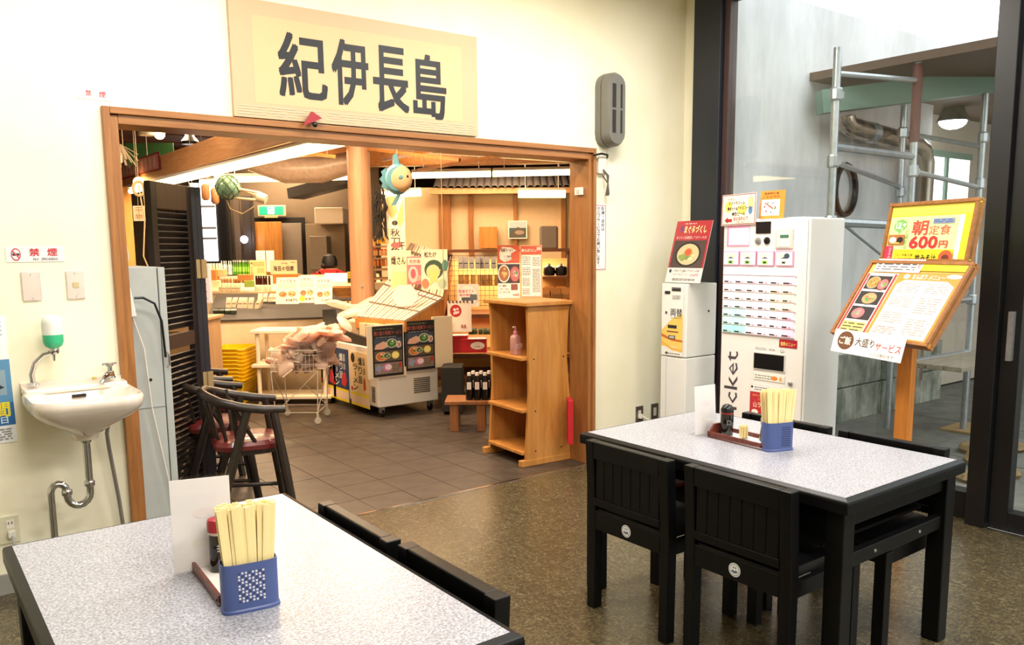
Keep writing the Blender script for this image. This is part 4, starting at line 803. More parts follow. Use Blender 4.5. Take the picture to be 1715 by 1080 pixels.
t = thing('wood_paddle', 'wooden paddle hanging beside the folding door', 'paddle', dep(331, 400, 7.7)); MB().prism([(-.012, 0), (-.012, .16), (.012, .16), (.012, 0), (.04, -.03), (.045, -.2), (.02, -.26), (-.03, -.26), (-.05, -.2), (-.045, -.03)], -.01, .01, pine_m, 'y').build('paddle_blade', t, bev=.003); t.rotation_euler.z = VR
t = thing('wall_rack', 'pale lilac wall rack holding leaflets beside the folding door', 'rack', dep(328, 508, 7.7), VR); MB().box(0, 0, 0, .14, .06, .36, K('d8d4e8')).build('rack_body', t, bev=.004)
for k in range(5): MB().box(.02, -.006, .04+k*.065, .11, 0, .055+k*.065, K('8c88a8')).build('slot', t)
# windows, back left
def fbox(mb, pxl, pyb, pxr, pyt, d_, th, m, o0=None):
    p = dep(pxl, pyb, d_); return p, (pxr-pxl)*d_/FPX, (pyb-pyt)*d_/FPX
def block(name, lab, cat, pxl, pyb, pxr, pyt, d_, th, m, bev=.004, kind=None, group=None):
    p = dep(pxl, pyb, d_); o = MB().box(0, 0, 0, (pxr-pxl)*d_/FPX, th, (pyb-pyt)*d_/FPX, m).build(name, None, bev=bev, loc=p, rz=VR)
    if kind: struct(o, lab)
    else: tag(o, lab, cat, group)
    return o
skyp = plain('overcast_window_light', 'eef4fb', emit=1.6)
t = block('window_4', 'bright glass front at the back left of the shop', None, 300, 460, 385, 296, 12.2, .05, dmull_m, kind=1)
pxm = 12.2/FPX
for a, b2 in ((318, 341), (343, 368)): MB().box((a-300)*pxm, -.03, 22*pxm, (b2-300)*pxm, -.01, 150*pxm, skyp).build('pane', t)
for k, yy in enumerate((385, 402, 350)): 
    MB().box(18*pxm, -.05, (460-yy)*pxm, 68*pxm, -.032, (460-yy)*pxm+.03, K('7c828a')).build('glazing_bar', t)
backw = block('wall_back_panel', 'dark brown-grey back wall of the shop', None, 366, 470, 640, 250, 12.6, .1, plain('dusky_wall', '6b5d4b', .85), kind=1)
for k, (px, w_, c_) in enumerate(((378, 12, '2a2826'), (396, 10, '5c5046'), (410, 14, '3a3230'), (370, 6, '15161a'), (455-30, 4, '2c2624'))):
    block('dark_post', ['dark steel post beside the bright shop window', 'grey brown narrow post behind the bottles', 'dark brown curtain strip left of the orange door', 'black window post at the edge of the bright shop window', 'thin black post beside the orange door'][k], 'post', px, 455, px+w_, 330, 12.3-.02*k, .05, plain('post_'+c_, c_, .6))
tag(MB().sphere((0, 0, 0), .055, plain('cool_lamp', 'f4f4ff', emit=14)).build('cool_lamp', None, True, loc=dep(409, 401, 12)), 'small round white lamp left of the orange door', 'lamp')
# back doors
block('wall_dark_recess', 'black door recess', None, 428, 470, 514, 366, 12.5, .05, plain('recess_black', '14110f', .8), kind=1)
d = block('door_2', 'orange wood door with small notice, open in the black doorway', None, 417, 470, 475, 373, 12.3, .04, pine_m, kind=1)
fsheet('toilet_notice', 'small white notice with dark pictogram on the orange door', 'notice', 442, 412, 457, 392, 12.25, [('r', .15, .35, .85, .92, '4a2430'), ('e', .5, .62, .2, .12, 'e8d8d8'), ('e', .5, .76, .09, .06, 'e8d8d8'), ('l', .15, .08, .85, .25, 2, '6a6060')])
block('door_3', 'grey inner door beside the orange door', None, 476, 470, 508, 375, 12.4, .03, plain('taupe_door', '8a8074', .7), kind=1)
t = thing('exit_sign', 'lit green and white emergency exit sign with running figure', 'sign', dep(432, 362, 12.3), VR)
MB().box(0, 0, 0, .41, .06, .16, K('c9c4a8')).build('sign_housing', t, bev=.004)
g = plain('exit_green_light', '18a070', emit=1.2, var=.01); w2 = plain('exit_white_light', 'd8fff0', emit=2.0)
MB().box(.025, -.006, .02, .385, 0, .14, g).build('lit_panel', t)
MB().box(.15, -.009, .03, .25, -.006, .13, w2).build('door_symbol', t); MB().lathe([(.013, 0), (.013, .003)], g, n=10).bar((.0, .0, 0), (.0, .0, 0.001), .001, .001, g).build('figure_head', t).matrix_local = frame_mx((.19, -.0095, .115), (1, 0, 0), (0, 0, 1))
MB().bar((.19, -.011, .105), (.2, -.011, .075), .014, .004, g).bar((.2, -.011, .075), (.18, -.011, .045), .01, .004, g).bar((.2, -.011, .075), (.225, -.011, .055), .01, .004, g).bar((.19, -.011, .095), (.165, -.011, .085), .008, .004, g).build('running_figure', t)
MB().box(.1, -.01, -.025, .3, .05, 0, K('b8a878')).build('bracket', t)
block('foam_box', 'large white foam box on the cabinet at the back', 'box', 527, 375, 575, 348, 11.9, .4, K('eadfcb'), .015)
block('fridge', 'grey upright fridge at the back beside the person in red', 'fridge', 520, 452, 549, 396, 11.95, .3, plain('fridge_grey', '93897a', .5), .01)
block('storage_cabinet', 'dark shelf unit with beige side under the white foam box', 'cabinet', 515, 470, 580, 376, 12.3, .25, plain('cabinet_taupe', '8d7c66', .7))
block('cabinet_recess', 'black opening of the shelf unit under the foam box', 'cabinet', 520, 396, 552, 379, 12.25, .04, plain('recess_black2', '100d0c', .8))
# person in red, far back
t = thing('person', 'person with dark hair in a red top with black straps, seen from behind', 'person', dep(553, 462, 11)); t.location.z = 0; t.rotation_euler.z = VR
def body(z0):
    R = [(.13, .09, .0), (.14, .10, .45), (.17, .12, .85), (.155, .11, 1.0), (.19, .12, 1.18), (.20, .11, 1.30), (.12, .09, 1.35), (.06, .06, 1.37), (.055, .06, 1.385), (.075, .09, 1.42), (.085, .10, 1.47), (.06, .07, 1.53), (.01, .01, 1.55)]
    return R
sc_ = 0.80
mb = MB(); mr = plain('red_top', 'c01c20', .7); sk = plain('skin', 'd8a888', .6); dk = plain('dark_trousers', '24242a', .7)
R = [(a*sc_, b2*sc_, z*sc_) for a, b2, z in body(0)]
mb.loft([rrect(0, 0, a, b2, z, min(a, b2)*.95, 5) for a, b2, z in R[:3]], dk); mb.loft([rrect(0, 0, a, b2, z, min(a, b2)*.95, 5) for a, b2, z in R[2:7]], mr); mb.loft([rrect(0, 0, a, b2, z, min(a, b2)*.95, 5) for a, b2, z in R[6:]], sk)
for s_ in (-1, 1): mb.tube([(s_*.15, 0, 1.02), (s_*.21, -.02, .88), (s_*.20, .08, .78), (s_*.14, .2, .80)], [.05, .045, .038, .03], mr, 8)
mb.build('body', t, True)
mb = MB(); mb.loft([rrect(0, -.01, a, b2, z, min(a, b2)*.9, 5) for a, b2, z in ((.05, .06, 1.095), (.078, .088, 1.12), (.08, .09, 1.18), (.06, .07, 1.235), (.015, .02, 1.26))], plain('black_hair', '0e0b0c', .5)); mb.sphere((-.05, -.06, 1.12), .035, MATS['black_hair'], 8); mb.build('hair', t, True)
for s_ in (-1, 1): MB().bar((s_*.10, -.10, 1.06), (-s_*.08, -.115, .72), .02, .01, black_m).build('strap', t)
t.scale = (1.25, 1.1, 1.13)
# wrapped duct, dark ducting
t = thing('wrapped_duct', 'plastic wrapped ceiling duct left of the round post', 'duct', dep(515, 286, 8.6)); MB().tube([V((-.5, .3, .1)), V((-.2, .1, .0)), V((.15, 0, .02)), V((.45, -.3, .1))], [.10, .13, .14, .11], plain('wrinkled_film', 'c8b09a', .3, var=.2, scale=25), 12).build('duct_body', t, True)
t = thing('dark_awning_duct', 'dark grey ribbed duct slanting behind the exit sign', 'duct', (0, 0, 0)); MB().bar(dep(495, 325, 11.6), dep(590, 300, 11), .3, .14, plain('ribbed_dark', '4c4844', .6, var=.2, scale=40)).build('duct_body', t)
# cones / float decorations
t = thing('glass_float', 'green glass fishing float in a rope net hanging in the shop', 'float', dep(382, 314, 6.8)); MB().sphere((0, 0, 0), .10, plain('green_glass_float', '7fa890', .08, var=.3, scale=60, coat=.6), 16).build('glass_ball', t, True)
mb = MB()
for k in range(8):
    for s_ in (1, -1): mb.tube([(.102*sin(q)*cos(k*pi/4+s_*q*.8), .102*sin(q)*sin(k*pi/4+s_*q*.8), .102*cos(q)) for q in [pi*j/10 for j in range(11)]], .0028, K('4f6a58'), 4)
mb.tube([(0, 0, .085), (.01, 0, .2), (0, 0, .4)], .004, K('b09a78')).build('rope_net', t)
t = thing('wood_float_rack', 'bleached wood and rope float with a cup end beside the glass float', 'decoration', dep(425, 325, 6.8), VR)
for p, q in (((-.17, 0, .05), (.05, 0, .01)), ((-.17, 0, -.03), (.05, 0, -.05)), ((-.1, .05, .03), (.06, .02, -.02))): MB().tube([p, q], .011, K('d8c0a0')).build('stick', t, True)
MB().tube([(.03, 0, -.02), (.1, 0, -.045)], [.045, .04], K('e2d0b4'), 12).build('cup', t, True); MB().tube([(-.25, 0, .02), (-.2, 0, -.12), (-.1, 0, -.16), (0, 0, -.1)], .005, K('b89c74')).build('rope', t, True)
t = thing('buoy_pair', 'two tan cork floats hanging left of the glass float', 'float', dep(350, 322, 7.2)); 
for k, x in enumerate((-.03, .05)): MB().lathe([(.02, -.07), (.035, -.05), (.035, .05), (.02, .07)], K('b07c50'), (x, 0, -.03*k), 10).build('cork', t, True)
MB().tube([(0, 0, .05), (0, 0, .35)], .004, K('b09a78')).build('rope', t)
# sunfish toy
t = thing('sunfish_plush', 'blue and cream sunfish shaped ornament hanging from the ceiling', 'ornament', dep(666, 300, 6.6), VR)
mb = MB(); bl = plain('sunfish_blue', '68a2b0', .7); cr = plain('sunfish_cream', 'dcb888', .7)
ring = lambda f: [(.0+.105*f*cos(q)*(1.0), -.0, .125*f*sin(q)) for q in [2*pi*k/20 for k in range(20)]]
def rg(f, y, c=0): return [(p[0]+c, y, p[2]) for p in ring(f)]
mb.loft([rg(.3, -.06), rg(.75, -.052), rg(.95, -.02), rg(1.0, .01), rg(.8, .05), rg(.3, .065)], bl); mb.build('body', t, True)
MB().loft([rg(.2, -.078, .025), rg(.55, -.072, .025), rg(.8, -.045, .03), rg(.86, -.015, .03)], cr).build('cream_side', t, True)
MB().loft([[(x, y, z) for x, z in ((-.035, .09), (.02, .11), (.0, .2), (-.03, .19))] for y in (-.012, .012)], bl).build('top_fin', t)
MB().loft([[(x, y, z) for x, z in ((-.0, -.11), (.04, -.08), (-.02, -.2), (-.06, -.21))] for y in (-.012, .012)], bl).build('bottom_fin', t)
MB().loft([[(x, y, z) for x, z in ((-.09, .09), (-.13, .06), (-.12, .03), (-.145, 0), (-.12, -.03), (-.13, -.06), (-.08, -.09))] for y in (-.014, .014)], bl).build('tail_fin', t)
MB().sphere((.085, -.062, .015), .012, black_m, 8).build('eye', t, True); MB().lathe([(.018, 0), (.012, .006)], bl, n=10).build('side_fin', t).matrix_local = frame_mx((.035, -.08, .01), (1, 0, 0), (0, 0, 1))
MB().tube([(0, 0, .19), (0, 0, .55)], .003, K('d8c8a0')).build('string', t)

# ---- windsor chairs
t = thing('windsor_chair', 'near dark wood hoop armchair with red seat in the doorway', 'chair', (1.50, 4.42, 0), radians(-14)); 
hoop = [(.19, -.18, .645), (.08, -.20, .655), (-.04, -.21, .68), (-.14, -.19, .71), (-.20, -.11, .735), (-.22, 0, .74)]; hoop += [(x, -y, z) for x, y, z in hoop[-2::-1]]
MB().tube(hoop, [.02]+[.024]*9+[.02], dark_m, 10).build('arm_hoop', t, True)
MB().loft([rrect(0, 0, a, a*.98, z, a*.6, 5) for a, z in ((.15, .43), (.175, .435), (.18, .46), (.165, .482), (.10, .492))], redseat_m).build('seat', t, True)
MB().loft([rrect(0, 0, .155, .15, z, .09, 5) for z in (.405, .432)], dark_m).build('seat_frame', t)
for x, y, a, b2 in ((.13, -.185, .22, -.22), (.13, .185, .22, .22), (-.12, -.125, -.2, -.2), (-.12, .125, -.2, .2)):
    top = (x, y, .65) if x > 0 else (-.0, y*1.6, .668)
    MB().tube([top, ((top[0]+a)/2, (top[1]+b2)/2, .34), (a, b2, 0)], [.021, .025, .022], dark_m, 8).build('leg', t, True)
for k in range(7):
    q = pi*.62+k*pi*.76/6; hx, hy = .215*cos(q), .205*sin(q)
    MB().tube([(hx*.72, hy*.72, .46), (hx, hy, .715)], .010, dark_m, 6).build('spindle', t, True)
for s_ in (-1, 1): MB().tube([(.05, s_*.15, .44), (-.08, s_*.20, .69)], .012, dark_m, 6).build('spindle', t, True); MB().tube([(.205, s_*.212, .13), (-.175, s_*.19, .16)], .013, dark_m, 6).build('stretcher', t, True)
MB().tube([(.195, -.21, .21), (.195, .21, .21)], .013, dark_m, 6).build('stretcher', t, True); MB().tube([(-.16, -.165, .24), (-.16, .165, .24)], .013, dark_m, 6).build('stretcher', t, True)
WT_ = tree(t)
dup(WT_, (1.50, 4.98, 0), radians(-14), 'second dark hoop armchair with red seat, right behind the doorway one')
dup(WT_, (1.62, 5.62, 0), radians(-14), 'third dark hoop armchair, hidden farthest behind the folding door')

# ---- cabinet, baskets, rack
t = thing('wood_cabinet', 'light brown wood cabinet with framed door panels behind the armchairs', 'cabinet', dep(273, 640, 6.9), VR); t.location.z = 0
MB().box(0, .02, 0, .335, .5, .90, oak_m).build('cabinet_body', t, bev=.004); MB().box(-.02, -.02, .90, .36, .52, .925, oak_m).build('cabinet_top', t, bev=.004)
for z0, z1 in ((.04, .46), (.48, .88)):
    dd = MB().box(.0, 0, z0, .05, .02, z1, oak_m).box(.255, 0, z0, .305, .02, z1, oak_m).box(.05, 0, z0, .255, .02, z0+.06, oak_m).box(.05, 0, z1-.06, .255, .02, z1, oak_m).build('cabinet_door', t, bev=.003)
    MB().box(.05, .01, z0+.06, .255, .018, z1-.06, wood('panel_shadow_oak', '8a6a48', 'a08058')).build('door_panel', dd)
def basket():
    mb = MB(); mb.loft([rrect(0, 0, a, b2, z, .03, 3) for a, b2, z in ((.135, .20, 0), (.165, .235, .225), (.175, .245, .235), (.175, .245, .245), (.16, .23, .245), (.13, .195, .01))], yel_m, True, True)
    return mb
bx = dep(394, 650, 8.15)
for k in range(9):
    t = thing('shopping_basket', 'yellow plastic shopping basket, '+['lowest of the stack', 'second from the floor in the stack', 'third from the floor in the stack', 'fourth from the floor in the stack', 'middle one of the stack of nine', 'fourth from the top of the stack', 'third from the top of the stack', 'second from the top of the stack', 'topmost of the stack'][k], 'basket', (bx.x, bx.y, .005+k*.037), VR, 'yellow baskets stacked by the counter')
    basket().build('basket_body', t, True)
    mb = MB(); ys = plain('basket_slot_amber', 'b88a00', .6)
    rows = (range(6) if k == 0 else (5,))
    for r_ in rows:
        for c_ in range(11):
            x = -.11+c_*.02; z = .03+r_*.03; sl = .135+.03*z/.225; yb = .20+.035*z/.225
            mb.box(x, -yb-.003, z, x+.011, -yb+.004, z+.016, ys)
            mb.box(sl-.004, -.15+c_*.027, z, sl+.003, -.135+c_*.027, z+.016, ys)
    mb.build('basket_slots', t)
    MB().tube([(-.13, -.24, .246), (-.1, -.25, .25), (.1, -.25, .25), (.13, -.24, .246)], .006, yel_m, 6).build('basket_handle', t, True)
t = thing('storage_rack', 'cream plastic shelf rack standing against the counter', 'rack', dep(425, 652, 8.0), VR); t.location.z = 0; ck = plain('cream_rack_plastic', 'e9dcc2', .5)
for x in (.06, .70):
    for y in (0, .3): MB().lathe([(.022, 0), (.02, .01), (.02, .70)], ck, (x, y, 0), 10).build('leg', t, True)
for z in (.05, .36, .69): MB().box(.0, -.04, z, .76, .34, z+.03, ck).build('shelf', t, bev=.004)
# counter island
cw_ = plain('cream_counter_panel', 'e3d2b2', .6)
p0, p1 = dep(352, 600, 8.35), dep(640, 600, 8.75); p0.z = p1.z = 0
def counter(name, lab, a, b2, depth, h0, h1, m, topm):
    a, b2 = V(a), V(b2); r_ = (b2-a).normalized(); n_ = V((-r_.y, r_.x, 0)); w = (b2-a).length
    t = thing(name, lab, 'counter', a, math.atan2(r_.y, r_.x))
    MB().prism([(0, 0), (depth, 0), (depth, h1), (0, h0)], 0, w, m, 'x').build('counter_body', t)
    MB().loft([[(x, y, z+dz) for x, y, z in ((-.01, -.02, h0), (w+.01, -.02, h0), (w+.01, depth, h1), (-.01, depth, h1))] for dz in (0, .02)], topm).build('counter_top', t)
    return t
blkt = plain('dark_tray_lining', '3a3630', .6)
counter('display_counter', 'cream display counter with sloping dark tray behind the yellow baskets', p0, p1, .9, .77, .98, cw_, blkt)
q0, q1 = dep(330, 520, 9.4), dep(640, 520, 9.8); q0.z = q1.z = 0
counter('back_counter', 'second display counter with jars and drink bottles', q0, q1, 1.12, .99, 1.14, cw_, plain('pale_counter_top', 'd9c8a4', .5))
# goods : each its own object
def row(name, lab, cat, grp, n, px0, px1, pyb, d_, hpx, mk, jit=0):
    first = None
    for k in range(n):
        px = px0+(px1-px0)*k/max(1, n-1); p = dep(px, pyb, d_)
        if first is None: first = mk((px1-px0)/max(1, n-1)*d_/FPX*.46, hpx*d_/FPX); o = first; tr = tree(first); tag(o, lab, cat, grp)
        else: o = dup(tr)
        o.location = p+V((0, random.uniform(0, .03), 0)); o.rotation_euler.z = VR+random.uniform(-jit, jit)
def bottle(body, cap, lbl=None):
    def mk(r_, h):
        t = bpy.data.objects.new('bottle', None); COL.objects.link(t); t.name = 'bottle'
        MB().lathe([(r_*.95, 0), (r_, .01), (r_, h*.62), (r_*.45, h*.82), (r_*.42, h*.9)], body, n=10).build('bottle_body', t, True)
        MB().lathe([(r_*.5, h*.88), (r_*.5, h)], cap, n=8).build('cap', t)
        if lbl: MB().lathe([(r_*1.02, h*.2), (r_*1.02, h*.55)], lbl, n=10).build('bottle_label', t)
        return t
    return mk
def jar(body, lid, lb=None):
    def mk(r_, h):
        t = bpy.data.objects.new('jar', None); COL.objects.link(t)
        MB().lathe([(r_*.9, 0), (r_, .01), (r_, h*.7), (r_*.85, h*.8)], body, n=10).build('jar_body', t, True); MB().lathe([(r_*.9, h*.78), (r_*.9, h)], lid, n=10).build('lid', t); return t
    return mk
def pack(c1, c2, th=.04, lean=.25):
    def mk(r_, h):
        t = bpy.data.objects.new('packet', None); COL.objects.link(t)
        MB().loft([[(-r_, -th*.2, 0), (r_, -th*.2, 0), (r_, th*.8, 0), (-r_, th*.8, 0)], [(-r_, -th*.5+lean*h*.5, h*.5), (r_, -th*.5+lean*h*.5, h*.5), (r_, th*.9+lean*h*.5, h*.5), (-r_, th*.9+lean*h*.5, h*.5)], [(-r_*.95, lean*h, h), (r_*.95, lean*h, h), (r_*.95, lean*h+th*.3, h), (-r_*.95, lean*h+th*.3, h)]], K(c1, .3)).build('wrapper', t, True)
        MB().loft([[(-r_*.75, -th*.24+lean*h*.15, h*.15), (r_*.75, -th*.24+lean*h*.15, h*.15), (r_*.75, -th*.24+.004+lean*h*.15, h*.15), (-r_*.75, -th*.24+.004+lean*h*.15, h*.15)], [(-r_*.75, -th*.52+lean*h*.5, h*.5), (r_*.75, -th*.52+lean*h*.5, h*.5), (r_*.75, -th*.5+.004+lean*h*.5, h*.5), (-r_*.75, -th*.5+.004+lean*h*.5, h*.5)]], K(c2)).build('printed_band', t)
        return t
    return mk
gb = K('5aa02c', .2); wb = K('dfe6e2', .15)
row('bottle', 'green tea bottle in the row on the back counter', 'bottle', 'green bottles on the back counter', 9, 393, 417, 460, 10.3, 24, bottle(gb, K('f0ffe8'), K('8fd04c')))
row('bottle', 'clear water bottle left of the green bottles', 'bottle', 'clear bottles on the back counter', 5, 373, 389, 460, 10.3, 23, bottle(wb, K('ffffff'), K('a8c0d8')))
row('jar', 'small cream cup in the row left of the clear bottles', 'cup', 'cream cups on the back counter', 6, 345, 369, 457, 10.3, 16, jar(K('f0dcc0'), K('fff8e8')))
row('jar', 'dark jam jar with black lid on the back counter', 'jar', 'dark jars on the back counter', 6, 430, 452, 477, 9.8, 15, jar(K('38120e', .15), K('16100e')))
row('jar', 'pale jar under the dark jars', 'jar', 'pale jars under the dark jars', 6, 429, 453, 488, 9.5, 9, jar(K('e8dcc0', .2), K('f6ecd8')))
row('jar', 'small brown lidded jar on the left of the counter', 'jar', 'brown jars on the counter', 8, 372, 408, 474, 9.6, 8, jar(K('9a6a40', .2), K('caa478')))
row('packet', 'pale food pouch standing on the counter behind the sloping tray', 'packet', 'pale pouches on the counter', 7, 370, 400, 489, 9.2, 14, pack('d8c4a0', '8a6a48'), .2)
row('packet', 'food pouch lying on the sloping dark tray', 'packet', 'pouches on the sloping tray', 6, 383, 430, 517, 8.7, 18, pack('b8aa90', '6c5a4c', lean=.8), .4)
row('packet', 'light pouch at the right of the sloping tray', 'packet', 'light pouches on the sloping tray', 5, 436, 468, 505, 8.9, 13, pack('d2c6ae', 'a0785c', lean=.6), .3)
row('packet', 'dark green seaweed bag at the front of the sloping tray', 'packet', 'seaweed bags on the sloping tray', 4, 362, 392, 524, 8.5, 8, pack('2e3824', '4c5a34', lean=.5), .4)
row('jar', 'small jar with brown label below the woven basket', 'jar', 'jars below the woven basket', 4, 566, 588, 511, 8.8, 9, jar(K('e0c088', .2), K('402414')))
block('green_box', 'bright green packet between the jars', 'packet', 409, 481, 424, 470, 9.4, .06, K('9cb84c'))
for i, (a, y1, b2, y0, c_, lab) in enumerate(((344, 470, 362, 452, 'd89048', 'orange carton at the left end of the back counter'), (362, 463, 375, 451, 'f0c890', 'pale carton next to the orange carton'), (398, 470, 420, 460, 'c48444', 'brown wooden tray under the orange notice'), (450, 497, 466, 488, 'd09850', 'small wood tray right of the pale jars'),
        (457, 475, 500, 459, 'c8843c', 'orange wooden box under the seaweed sign'), (347, 486, 368, 470, 'fff0c8', 'brightly lit cream carton on the counter'), (466, 525, 478, 514, 'c08a4c', 'wooden block at the counter front'))):
    block('carton', lab, 'carton', a, y1, b2, y0, 9.3+.05*i, .12, K(c_))
fsheet('orange_notice', 'pale orange notice card on the back counter beside the green bottles', 'notice', 419, 462, 446, 436, 9.6, [('e', .12, .8, .06, .07, 'd05030'), ('l', .2, .6, .9, .9, 3, 'b87838'), ('v', 'お土産', .05, .1, .14, .5, 'c04c30'), ('r', .45, .2, .9, .5, 'f0c080')], back='f6dca0')
fsheet('white_card', 'tall blank white card left half, clipped behind the notice', 'card', 430, 455, 445, 420, 9.8, [], back='fbf4e0'); fsheet('white_card', 'tall blank white card right half, clipped behind the seaweed sign', 'card', 447, 455, 460, 420, 9.8, [], back='fbf4e0')
fsheet('seaweed_sign', 'cream sign with black seaweed lettering on the back counter', 'sign', 453, 459, 498, 436, 9.5, [('t', '熊野灘', .42, .70, .22, .14, '6a4c38'), ('t', '海苔の佃煮', .12, .22, .76, .36, '3a2418', .02), ('l', .78, .78, .95, .9, 1, 'c06048')], back='f3dfb2')
for i, (a, b2, y1, y0, ti) in enumerate(((462, 500, 509, 464, 'とっておき'), (499, 528, 507, 461, 'いちおし'), (527, 556, 509, 464, 'おすすめ'))):
    fsheet('menu_poster', ['left', 'middle', 'right'][i]+' one of three joined cream food posters in front of the counter', 'poster', a, y1, b2, y0, 8.2, [
        ('t', ti, .15, .80, .7, .12, '3a2c24', .02), ('l', .1, .58, .9, .76, 4, 'c8a080'), ('f', .3, .36, .2, .12, 'e8c8a0', 'c87848', ['d85c38', 'e8a060', 'b84030']), ('f', .7, .38, .2, .12, 'e8c8a0', 'd09058', ['e0b070', 'c86840', 'f0d0a0']),
        ('e', .25, .15, .16, .1, ('f8e8c8', 'f0e020', 'f8e8c8')[i]), ('t', ('438円', '438円', '518円')[i], .42, .08, .5, .12, '2c2018', .02)], back='f8eed2', lean=.25)
t = thing('woven_basket', 'woven brown basket on the counter beside the round post', 'basket', dep(580, 497, 9.0), VR); wv = plain('wicker', 'b07838', .7, var=.3, scale=60)
mb = MB()
for k in range(5): mb.tube([((.12+.012*k)*cos(q), (.09+.01*k)*sin(q), .015+k*.022) for q in [2*pi*j/20 for j in range(20)]], .012, wv, 6, closed=True)
mb.build('wicker_coils', t, True); MB().lathe([(.11, 0), (.11, .006)], wv).build('basket_base', t)
fsheet('white_tilted_board', 'white tilted board near the person in red', 'board', 540, 472, 580, 448, 10.2, [], back='fff8ea', lean=1.4)
fsheet('yellow_tag', 'small yellow and black price tag left of the round post', 'tag', 582, 475, 590, 455, 9.0, [('r', .1, .1, .9, .45, '2a2418'), ('l', .1, .5, .9, .9, 2, 'a08020')], back='f0d030')
# ---- wire dump bin
c0 = dep(506, 690, 7.25); c0.z = 0
t = thing('wire_basket_stand', 'white wire basket stand on casters heaped with pink bags', 'stand', c0, VR); wm = plain('white_wire', 'e2d8c6', .4)
W2, D2 = .20, .20
for x, y in ((-W2, -D2), (W2, -D2), (W2, D2), (-W2, D2)): MB().tube([(x*.9, y*.9, .09), (x, y, .46)], .005, wm, 6).build('leg', t, True)
for p, q in (((-W2, -D2), (W2, -D2)), ((W2, -D2), (W2, D2)), ((W2, D2), (-W2, D2)), ((-W2, D2), (-W2, -D2))):
    MB().tube([(p[0]*.9, p[1]*.9, .10), (q[0], q[1], .46)], .004, wm, 6).build('brace', t, True)
    MB().tube([(p[0]*.9, p[1]*.9, .10), (q[0]*.9, q[1]*.9, .10)], .004, wm, 6).build('bottom_rod', t, True)
mb = MB()
for z in (.46, .52, .60, .64): mb.tube([(x, y, z) for x, y in ((-W2, -D2), (W2, -D2), (W2, D2), (-W2, D2))], .003 if z < .64 else .006, wm, 5, closed=True)
for k in range(13):
    s_ = -W2+k*W2/6
    for y in (-D2, D2): mb.tube([(s_, y, .46), (s_, y, .64)], .0022, wm, 4)
    for x in (-W2, W2): mb.tube([(x, s_, .46), (x, s_, .64)], .0022, wm, 4)
    mb.tube([(s_, -D2, .46), (s_, D2, .46)], .0022, wm, 4)
mb.build('wire_mesh', t)
for x, y in ((-W2, -D2), (W2, -D2), (W2, D2), (-W2, D2)):
    MB().lathe([(.028, -.008), (.028, .008)], K('d8d0c0'), n=12).build('caster', t).matrix_local = frame_mx((x*.9, y*.9, .03), (1, 0, 0), (0, 0, 1)); 
    MB().box(x*.9-.008, y*.9-.01, .03, x*.9+.008, y*.9+.01, .10, wm).build('caster_fork', t)
def bagmat(name, c):
    m, nt, b = nodes(name); nt.links.new(ramp(nt, noise(nt, coords(nt), 22, 6), [(.3, c), (.6, 'fffaf4')]), b.inputs['Base Color']); b.inputs['Roughness'].default_value = .3
    tr = nt.nodes.new('ShaderNodeBsdfTranslucent'); tr.inputs[0].default_value = (*lin(c), 1); mx = nt.nodes.new('ShaderNodeMixShader'); mx.inputs[0].default_value = .6
    nt.links.new(b.outputs[0], mx.inputs[1]); nt.links.new(tr.outputs[0], mx.inputs[2]); nt.links.new(mx.outputs[0], nt.nodes['Material Output'].inputs[0]); return m
pk = [bagmat('pink_flakes', 'fae2d4'), bagmat('pale_flakes', 'f6e0d0'), bagmat('rosy_flakes', 'f6d4c4')]
pk_old = [plain('pink_flake_bag', 'f3dcc8', .3, var=.12, scale=50), plain('pale_flake_bag', 'f8ece0', .25, var=.1, scale=60), plain('rosy_flake_bag', 'eccdb8', .35, var=.15, scale=40)]
rn = random.Random(3)
for k in range(46):
    lay = k//15; a_ = rn.uniform(.055, .08); l_ = rn.uniform(.10, .15); h_ = rn.uniform(.045, .065)
    rings = [[(x*l_, y*a_*f, z) for x, y, z in []]]
    mb = MB(); mb.loft([rrect(0, 0, l_*f, a_*f2, z, .02, 4) for f, f2, z in ((.7, .5, 0), (.93, .85, h_*.15), (1, 1, h_*.4), (.95, .95, h_*.65), (.75, .7, h_*.88), (.35, .3, h_))], pk[k % 3]); mb.loft([rrect(0, 0, l_*1.18, a_*.7, z, .01, 4) for z in (h_*.3, h_*.35)], pk[1])
    lx = rn.uniform(-.2, .22)+(.0, .1, .2)[min(2, lay)]; ly = rn.uniform(-.16, .16)
    o = mb.build('flake_bag', None, True, loc=c0+Mx.Rotation(VR, 3, 'Z') @ V((lx, ly, .47+lay*.11+rn.uniform(0, .06)))); o.rotation_euler = (rn.uniform(-.8, .8), rn.uniform(-.8, .8), rn.uniform(0, 3.1))
    tag(o, 'clear bag of pink dried fish flakes heaped in the white wire basket stand', 'bag', 'bags of fish flakes in the wire stand')
for k in range(12):
    l_ = rn.uniform(.12, .15); a_ = rn.uniform(.07, .09); h_ = rn.uniform(.06, .08); mb = MB(); mb.loft([rrect(0, 0, l_*f, a_*f2, z, .02, 4) for f, f2, z in ((.7, .5, 0), (.93, .85, h_*.15), (1, 1, h_*.4), (.95, .95, h_*.65), (.75, .7, h_*.88), (.35, .3, h_))], pk[k % 3])
    o = mb.build('food_bag', None, True, loc=(3.5+.16*(k % 3)+rn.uniform(-.03, .03), 6.98+.13*(k//3), .78+.05*(k % 2)+.03*(k//3))); o.rotation_euler = (rn.uniform(-.3, .3), rn.uniform(-.4, .4), rn.uniform(0, 3))
    tag(o, 'pale food bag lying in the far end of the open chest freezer', 'bag', 'pale bags in the freezer')
